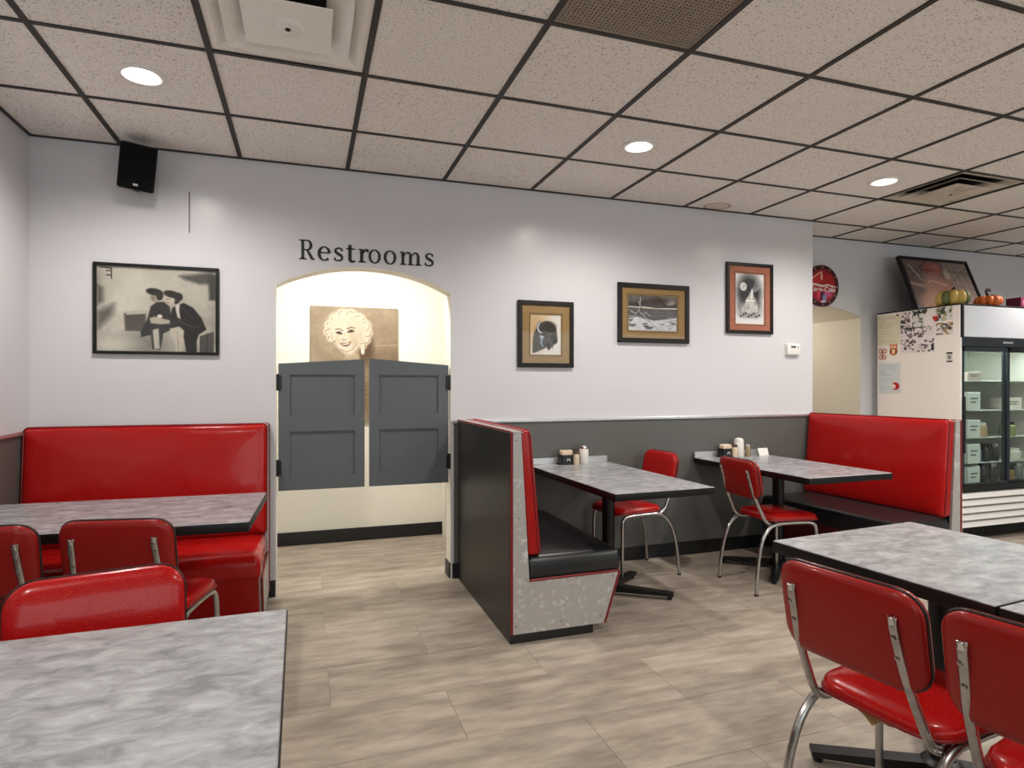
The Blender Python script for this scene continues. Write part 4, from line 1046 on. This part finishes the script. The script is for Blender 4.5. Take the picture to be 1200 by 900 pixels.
sheet('paper_notice', 'yellowish paper notice at the top left of the fridge side', 'paper', .304, .084, 1.630, 1.900, textpage((222, 214, 190), (126, 122, 96), 1))
sheet('paper_notice', 'pale blue paper notice held by a red magnet on the fridge side', 'paper', .293, .081, 1.200, 1.472, textpage((212, 218, 220), (96, 116, 128), 2))
def snap(seed, pal, w=40, h=40, n=26, bg=(226, 218, 216)):
    a = Art(w, h, bg); r = random.Random(seed)
    for k in range(n): a.ell(r.random(), r.random(), .05+.12*r.random(), .05+.1*r.random(), pal[k % len(pal)], .3, .9, r.random()*3)
    return a
BWp = [(40, 36, 40), (226, 216, 216), (74, 62, 70), (236, 228, 226), (120, 96, 104)]
sheet('photo_print', 'dark upright snapshot on the fridge side, left one of the top pair', 'photo', .077, -.016, 1.763, 1.907, snap(1, [(42, 44, 42), (150, 110, 112), (60, 64, 58), (196, 176, 176)], 20, 30))
sheet('photo_print', 'upright snapshot with white foreground on the fridge side, right one of the top pair', 'photo', -.030, -.128, 1.762, 1.914, snap(2, [(50, 60, 44), (34, 34, 34), (120, 128, 84)], 20, 30).ell(.5, .85, .4, .2, (226, 222, 222), .4))
a = Art(70, 56, (230, 222, 220)); r5 = random.Random(5)
for k in range(150): a.ell(r5.random(), r5.random(), .02+.05*r5.random(), .02+.05*r5.random(), BWp[k % 5], .4, .85, r5.random()*3)
a.line([(.36, 0), (.36, .45)], .01, (236, 228, 226)); a.line([(0, .45), (1, .45)], .012, (236, 228, 226)); a.line([(.64, .45), (.60, 1)], .012, (236, 228, 226))
sheet('photo_collage', 'large sheet of black and white snapshots in the middle of the fridge side', 'photo', .074, -.225, 1.555, 1.770, a)
sheet('photo_print', 'green landscape postcard with a red heart on the fridge side', 'photo', -.240, -.378, 1.802, 1.913, snap(7, [(92, 104, 72), (150, 150, 120), (196, 190, 150), (60, 56, 50)], 36, 28))
sheet('photo_print', 'orange toned landscape postcard below the green one on the fridge side', 'photo', -.240, -.384, 1.687, 1.786, snap(8, [(150, 116, 76), (110, 112, 112), (190, 140, 84), (84, 70, 52)], 36, 26))
a = Art(14, 22, (216, 206, 202)); a.poly([(0, 0), (1, 0), (1, .16), (0, .16)], (34, 30, 30)); a.poly([(0, .86), (1, .86), (1, 1), (0, 1)], (60, 56, 56)); a.ell(.5, .5, .3, .22, (140, 132, 130), .3)
sheet('printed_label', 'small black edged label near the front edge of the fridge side', 'label', -.329, -.378, 1.459, 1.540, a)
def cutout(nm, label, yc, zc, parts, cat='magnet', lift=.0015):
    t_ = thing(nm, label, cat, (FX-lift, yc, zc), 0, 'papers and magnets on the fridge side')
    for k, (pn, m_, dy, dz, ry, rz, th, off) in enumerate(parts):
        bm = bmesh.new(); lathe(bm, [(1, 0), (1, th*.6), (.8, th)], seg=14)
        o = obj(pn, bm, m_, t_, 40)
        o.matrix_local = Matrix.Translation((-off, dy, dz)) @ Matrix.Rotation(-PI/2, 4, 'Y') @ Matrix.Diagonal((rz, ry, 1, 1))
    return t_
ORG = mat('orange_card', (214, 112, 52), .6); ORD = mat('brown_card', (150, 66, 30), .6); PNK = mat('pink_card', (206, 150, 150), .6); REDC = mat('red_plastic', (190, 24, 30), .35); CRM = mat('cream_card', (238, 210, 170), .6)
cutout('owl_cutout', 'orange paper owl cutout on the fridge side', .146, 1.588, [('body', ORG, 0, -.012, .034, .040, .002, 0), ('head', ORG, 0, .022, .036, .024, .0022, .0004), ('eye', CRM, .014, .024, .011, .011, .001, .0024), ('eye', CRM, -.014, .024, .011, .011, .001, .0024), ('wing', ORD, .026, -.016, .010, .026, .001, .002), ('wing', ORD, -.026, -.016, .010, .026, .001, .002), ('ear', ORG, .026, .042, .009, .014, .002, 0), ('ear', ORG, -.026, .042, .009, .014, .002, 0), ('belly', CRM, 0, -.016, .016, .022, .001, .002)], 'paper cutout')
cutout('butterfly_cutout', 'pale pink butterfly cutout below the yellow notice', .255, 1.553, [('wing', PNK, .022, .028, .022, .026, .002, 0), ('wing', PNK, -.022, .028, .022, .026, .002, 0), ('wing', PNK, .020, -.028, .020, .024, .002, 0), ('wing', PNK, -.020, -.028, .020, .024, .002, 0), ('wing_spot', CRM, .022, .028, .010, .012, .001, .002), ('wing_spot', CRM, -.022, .028, .010, .012, .001, .002), ('wing_spot', CRM, .02, -.028, .009, .011, .001, .002), ('wing_spot', CRM, -.02, -.028, .009, .011, .001, .002), ('body', mat('mauve_card', (150, 92, 96), .6), 0, 0, .006, .05, .003, .001)], 'paper cutout')
cutout('round_magnet', 'round red and white magnet on the pale blue notice', .130, 1.262, [('rim', REDC, -.004, 0, .038, .034, .004, .0017), ('face', WHITEP, .012, -.004, .020, .020, .002, .0058), ('mark', REDC, .010, -.008, .007, .005, .001, .0075)])
cutout('heart_magnet', 'small red heart magnet beside the green postcard', -.236, 1.828, [('lobe', REDC, .010, .006, .014, .014, .003, .0017), ('lobe', REDC, -.010, .006, .014, .014, .003, .0017), ('point', REDC, 0, -.010, .012, .016, .0028, .0017)])
cutout('flower_magnet', 'small dark leaf shaped magnet above the snapshots', -.143, 1.898, [('leaf', mat('dark_leaf', (54, 62, 44), .6), .012, .0, .012, .018, .002, 0), ('leaf', bpy.data.materials['dark_leaf'], -.010, .006, .012, .016, .002, 0), ('leaf', bpy.data.materials['dark_leaf'], .0, -.014, .010, .010, .002, 0)])
cutout('dot_magnet', 'tiny black dot magnet above the yellow notice', .106, 1.892, [('disc', MATTEB, 0, 0, .009, .009, .004, .0017)])

# --- on top of the fridge
ZT = FT+.0125
t = thing('leaning_picture', 'large dark framed picture leaning against the wall on top of the fridge', 'picture', (6.54, .055, ZT), 0)
pw, ph, lean = .44, .55, math.atan2(.21, .55)
a = Art(120, 80, (108, 88, 84)); a.noise(4, 14, 12); a.poly([(.62, 0), (1, 0), (1, 1), (.70, 1)], (150, 132, 124), .02); a.noise(20, 6, 2)
for x in (.74, .84, .94): a.line([(x-.06, 0), (x+.04, 1)], .006, (104, 84, 80))
for y in (.22, .5, .78): a.line([(.62, y-.05), (1, y+.06)], .006, (112, 92, 88))
a.line([(.04, .50), (.30, .56)], .02, (176, 150, 138)); a.line([(.10, .12), (.20, .36)], .012, (186, 180, 172)); a.line([(.18, .40), (.30, .44), (.28, .30)], .01, (150, 150, 138))
a.ell(.42, .18, .12, .16, (150, 76, 72), .5); a.ell(.50, .17, .08, .12, (172, 92, 84), .5); a.ell(.40, .62, .18, .34, (172, 126, 112), .4); a.ell(.55, .55, .12, .22, (164, 112, 100), .5)
a.ell(.30, .88, .22, .22, (180, 138, 120), .5); a.line([(.30, .46), (.36, .42), (.58, .50)], .012, (206, 170, 156)); a.ell(.64, .26, .05, .12, (186, 168, 150), .5)
M0 = Matrix.Rotation(-lean, 4, 'X')
for pts in ([(-pw, ph), (pw, ph), (pw-.022, ph-.022), (-pw+.022, ph-.022)], [(-pw, 0), (pw, 0), (pw-.022, .022), (-pw+.022, .022)], [(-pw, ph), (-pw, 0), (-pw+.022, .022), (-pw+.022, ph-.022)], [(pw, ph), (pw, 0), (pw-.022, .022), (pw-.022, ph-.022)]):
    obj('frame_rail', PR(pts, 'y', -.035, .0), BLKFRAME, t).matrix_local = M0
o = a.mesh('print', (-pw+.02, -.020, ph-.02), (2*pw-.04, 0, 0), (0, 0, -ph+.04), GLOSSPRINT, t); o.matrix_local = M0
obj('glass_pane', BX(-pw+.02, pw-.02, -.026, -.025, .02, ph-.02), PICGLASS, t).matrix_local = M0
obj('backing_board', BX(-pw+.01, pw-.01, -.018, -.004, .01, ph-.01), MATTEB, t).matrix_local = M0
def pumpkin(nm, label, x, y, r, h, cols, leaf, fy=1):
    t_ = thing(nm, label, 'pumpkin', (x, y, ZT), 0, 'pumpkins on top of the fridge')
    n = 10
    for k in range(n):
        a0 = 2*PI*(k+.2)/n; bm = bmesh.new()
        lathe(bm, [(.12, 0), (.60, .04), (.92, .22), (1.0, .48), (.90, .76), (.55, .96), (.12, .93)], seg=12)
        o = obj('rib', bm, cols[k % len(cols)], t_, 60)
        o.matrix_local = Matrix.Translation((math.cos(a0)*r*.52, math.sin(a0)*r*.52, 0)) @ Matrix.Rotation(a0, 4, 'Z') @ Matrix.Diagonal((r*.50, r*.33, h, 1))
    obj('core', LT([(r*.3, .01), (r*.5, h*.3), (r*.3, h*.9)], seg=10), cols[0], t_, 60)
    return t_
YEL = mat('pumpkin_yellow', (196, 168, 84), .45, mix=((170, 140, 60), 25, .4, .7, (1, 1, 1))); GRN = mat('pumpkin_green', (74, 88, 40), .45, mix=((120, 120, 56), 30, .45, .7, (1, 1, 1))); ORP = mat('pumpkin_orange', (206, 104, 36), .4, mix=((186, 84, 26), 25, .4, .7, (1, 1, 1)))
STEM = mat('pumpkin_stem', (52, 32, 24), .6)
p = pumpkin('striped_pumpkin', 'green and yellow striped pumpkin in front of the leaning picture', 6.075, -.29, .122, .125, [YEL, YEL, GRN], False)
obj('stem', TB(smoothpath([(0, 0, .11), (.004, 0, .135), (.02, -.005, .150)], 4), [.013, .012, .011, .010, .010, .010, .010, .012, .012], 8), STEM, p, 60)
p = pumpkin('orange_pumpkin', 'small orange pumpkin with curled dark stem on the fridge', 6.395, -.36, .100, .085, [ORP], True)
obj('stem', TB(smoothpath([(-.005, 0, .07), (-.010, 0, .10), (-.03, -.005, .125), (-.012, -.01, .145), (.008, -.01, .128)], 5), .010, 8), STEM, p, 60)
bm = bmesh.new(); lf = [(0, 0), (.03, .022), (.07, .026), (.10, .01), (.125, 0), (.10, -.014), (.06, -.028), (.03, -.018)]
prism(bm, lf, 'z', .0, .004); o = obj('leaf', bm, STEM, p); o.matrix_local = Matrix.Translation((0, -.02, .095)) @ Matrix.Rotation(math.radians(10), 4, 'Y')
t = thing('magenta_box', 'small magenta box at the right edge on top of the fridge', 'box', (6.78, -.36, ZT))
MAG = mat('magenta_card', (112, 34, 66), .5)
obj('box_body', RB(-.075, .075, -.06, .06, 0, .085, .003, 1), MAG, t)
bm = bmesh.new(); box(bm, -.05, -.015, -.0608, -.06, .02, .06); box(bm, .0, .05, -.0608, -.06, .03, .045); obj('printed_lines', bm, mat('pink_print', (190, 120, 150), .5), t)

# --- round tin sign partly hidden by the wall end
t = thing('round_sign', 'round red sign with dark rim half hidden beyond the wall end', 'sign', (5.372, .389, 2.163))
R = .187
a = Art(96, 96, (150, 30, 36)); X, Y = a.X-.5, a.Y-.5; rr = np.hypot(X, Y)
a.poly([(0, .50), (1, .50), (1, 1), (0, 1)], (176, 44, 60), .02)
a.poly([(.12, .40), (.40, .18), (.50, .16), (.52, .40), (.3, .46)], (196, 48, 46), .03); a.poly([(.50, .2), (.80, .22), (.86, .46), (.55, .46)], (176, 30, 36), .03)
a.line([(.12, .38), (.40, .19), (.48, .17)], .014, (226, 176, 166)); a.line([(.47, .22), (.47, .34)], .022, (232, 196, 186))
a.poly([(.05, .44), (.30, .45), (.50, .48), (.66, .45), (.90, .50), (.90, .53), (.66, .49), (.5, .53), (.28, .50), (.05, .48)], (236, 222, 212), .012)
# flowing white script on the band
def script(pts, w=.012): a.line(pts, w, (238, 232, 230))
sx, sy = .10, .60
script([(.22, .53), (.16, .52), (.13, .57), (.15, .63), (.21, .63)]); script([(.27, .56), (.24, .58), (.25, .63), (.29, .62), (.30, .58), (.27, .56)]); script([(.38, .56), (.34, .57), (.34, .62), (.39, .62)])
script([(.46, .57), (.42, .57), (.42, .62), (.46, .61), (.46, .57), (.47, .63)]); script([(.50, .60), (.54, .60)]); script([(.67, .53), (.60, .52), (.57, .57), (.59, .63), (.66, .63)])
script([(.72, .56), (.69, .58), (.70, .63), (.74, .62), (.75, .58), (.72, .56)]); script([(.79, .50), (.78, .63), (.81, .62)]); script([(.87, .57), (.83, .57), (.83, .62), (.87, .61), (.87, .57), (.88, .63)])
a.ell(.66, .70, .12, .06, (206, 92, 140), .4); a.ell(.46, .74, .10, .10, (86, 30, 64), .4); a.ell(.56, .80, .06, .10, (140, 140, 190), .4); a.ell(.38, .70, .05, .12, (226, 70, 92), .4); a.ell(.52, .88, .08, .03, (220, 220, 226), .4)
a.put(np.clip((rr-.405)/.03+.5, 0, 1), (58, 14, 24))
for k in range(12):
    th = 2*PI*k/12; a.ell(.5+.45*math.sin(th), .5-.45*math.cos(th), .018, .03, (190, 160, 140), .4, .8, th)
a.mesh('printed_face', (-R, -.0205, R), (2*R, 0, 0), (0, 0, -2*R), GLOSSPRINT, t, rr <= .496)
bm = bmesh.new(); lathe(bm, [(R, 0), (R*1.012, .008), (R, .020)], seg=40)
o = obj('sign_disc', bm, mat('sign_rim', (96, 26, 34), .35), t, 40); o.matrix_local = Matrix.Rotation(PI/2, 4, 'X')
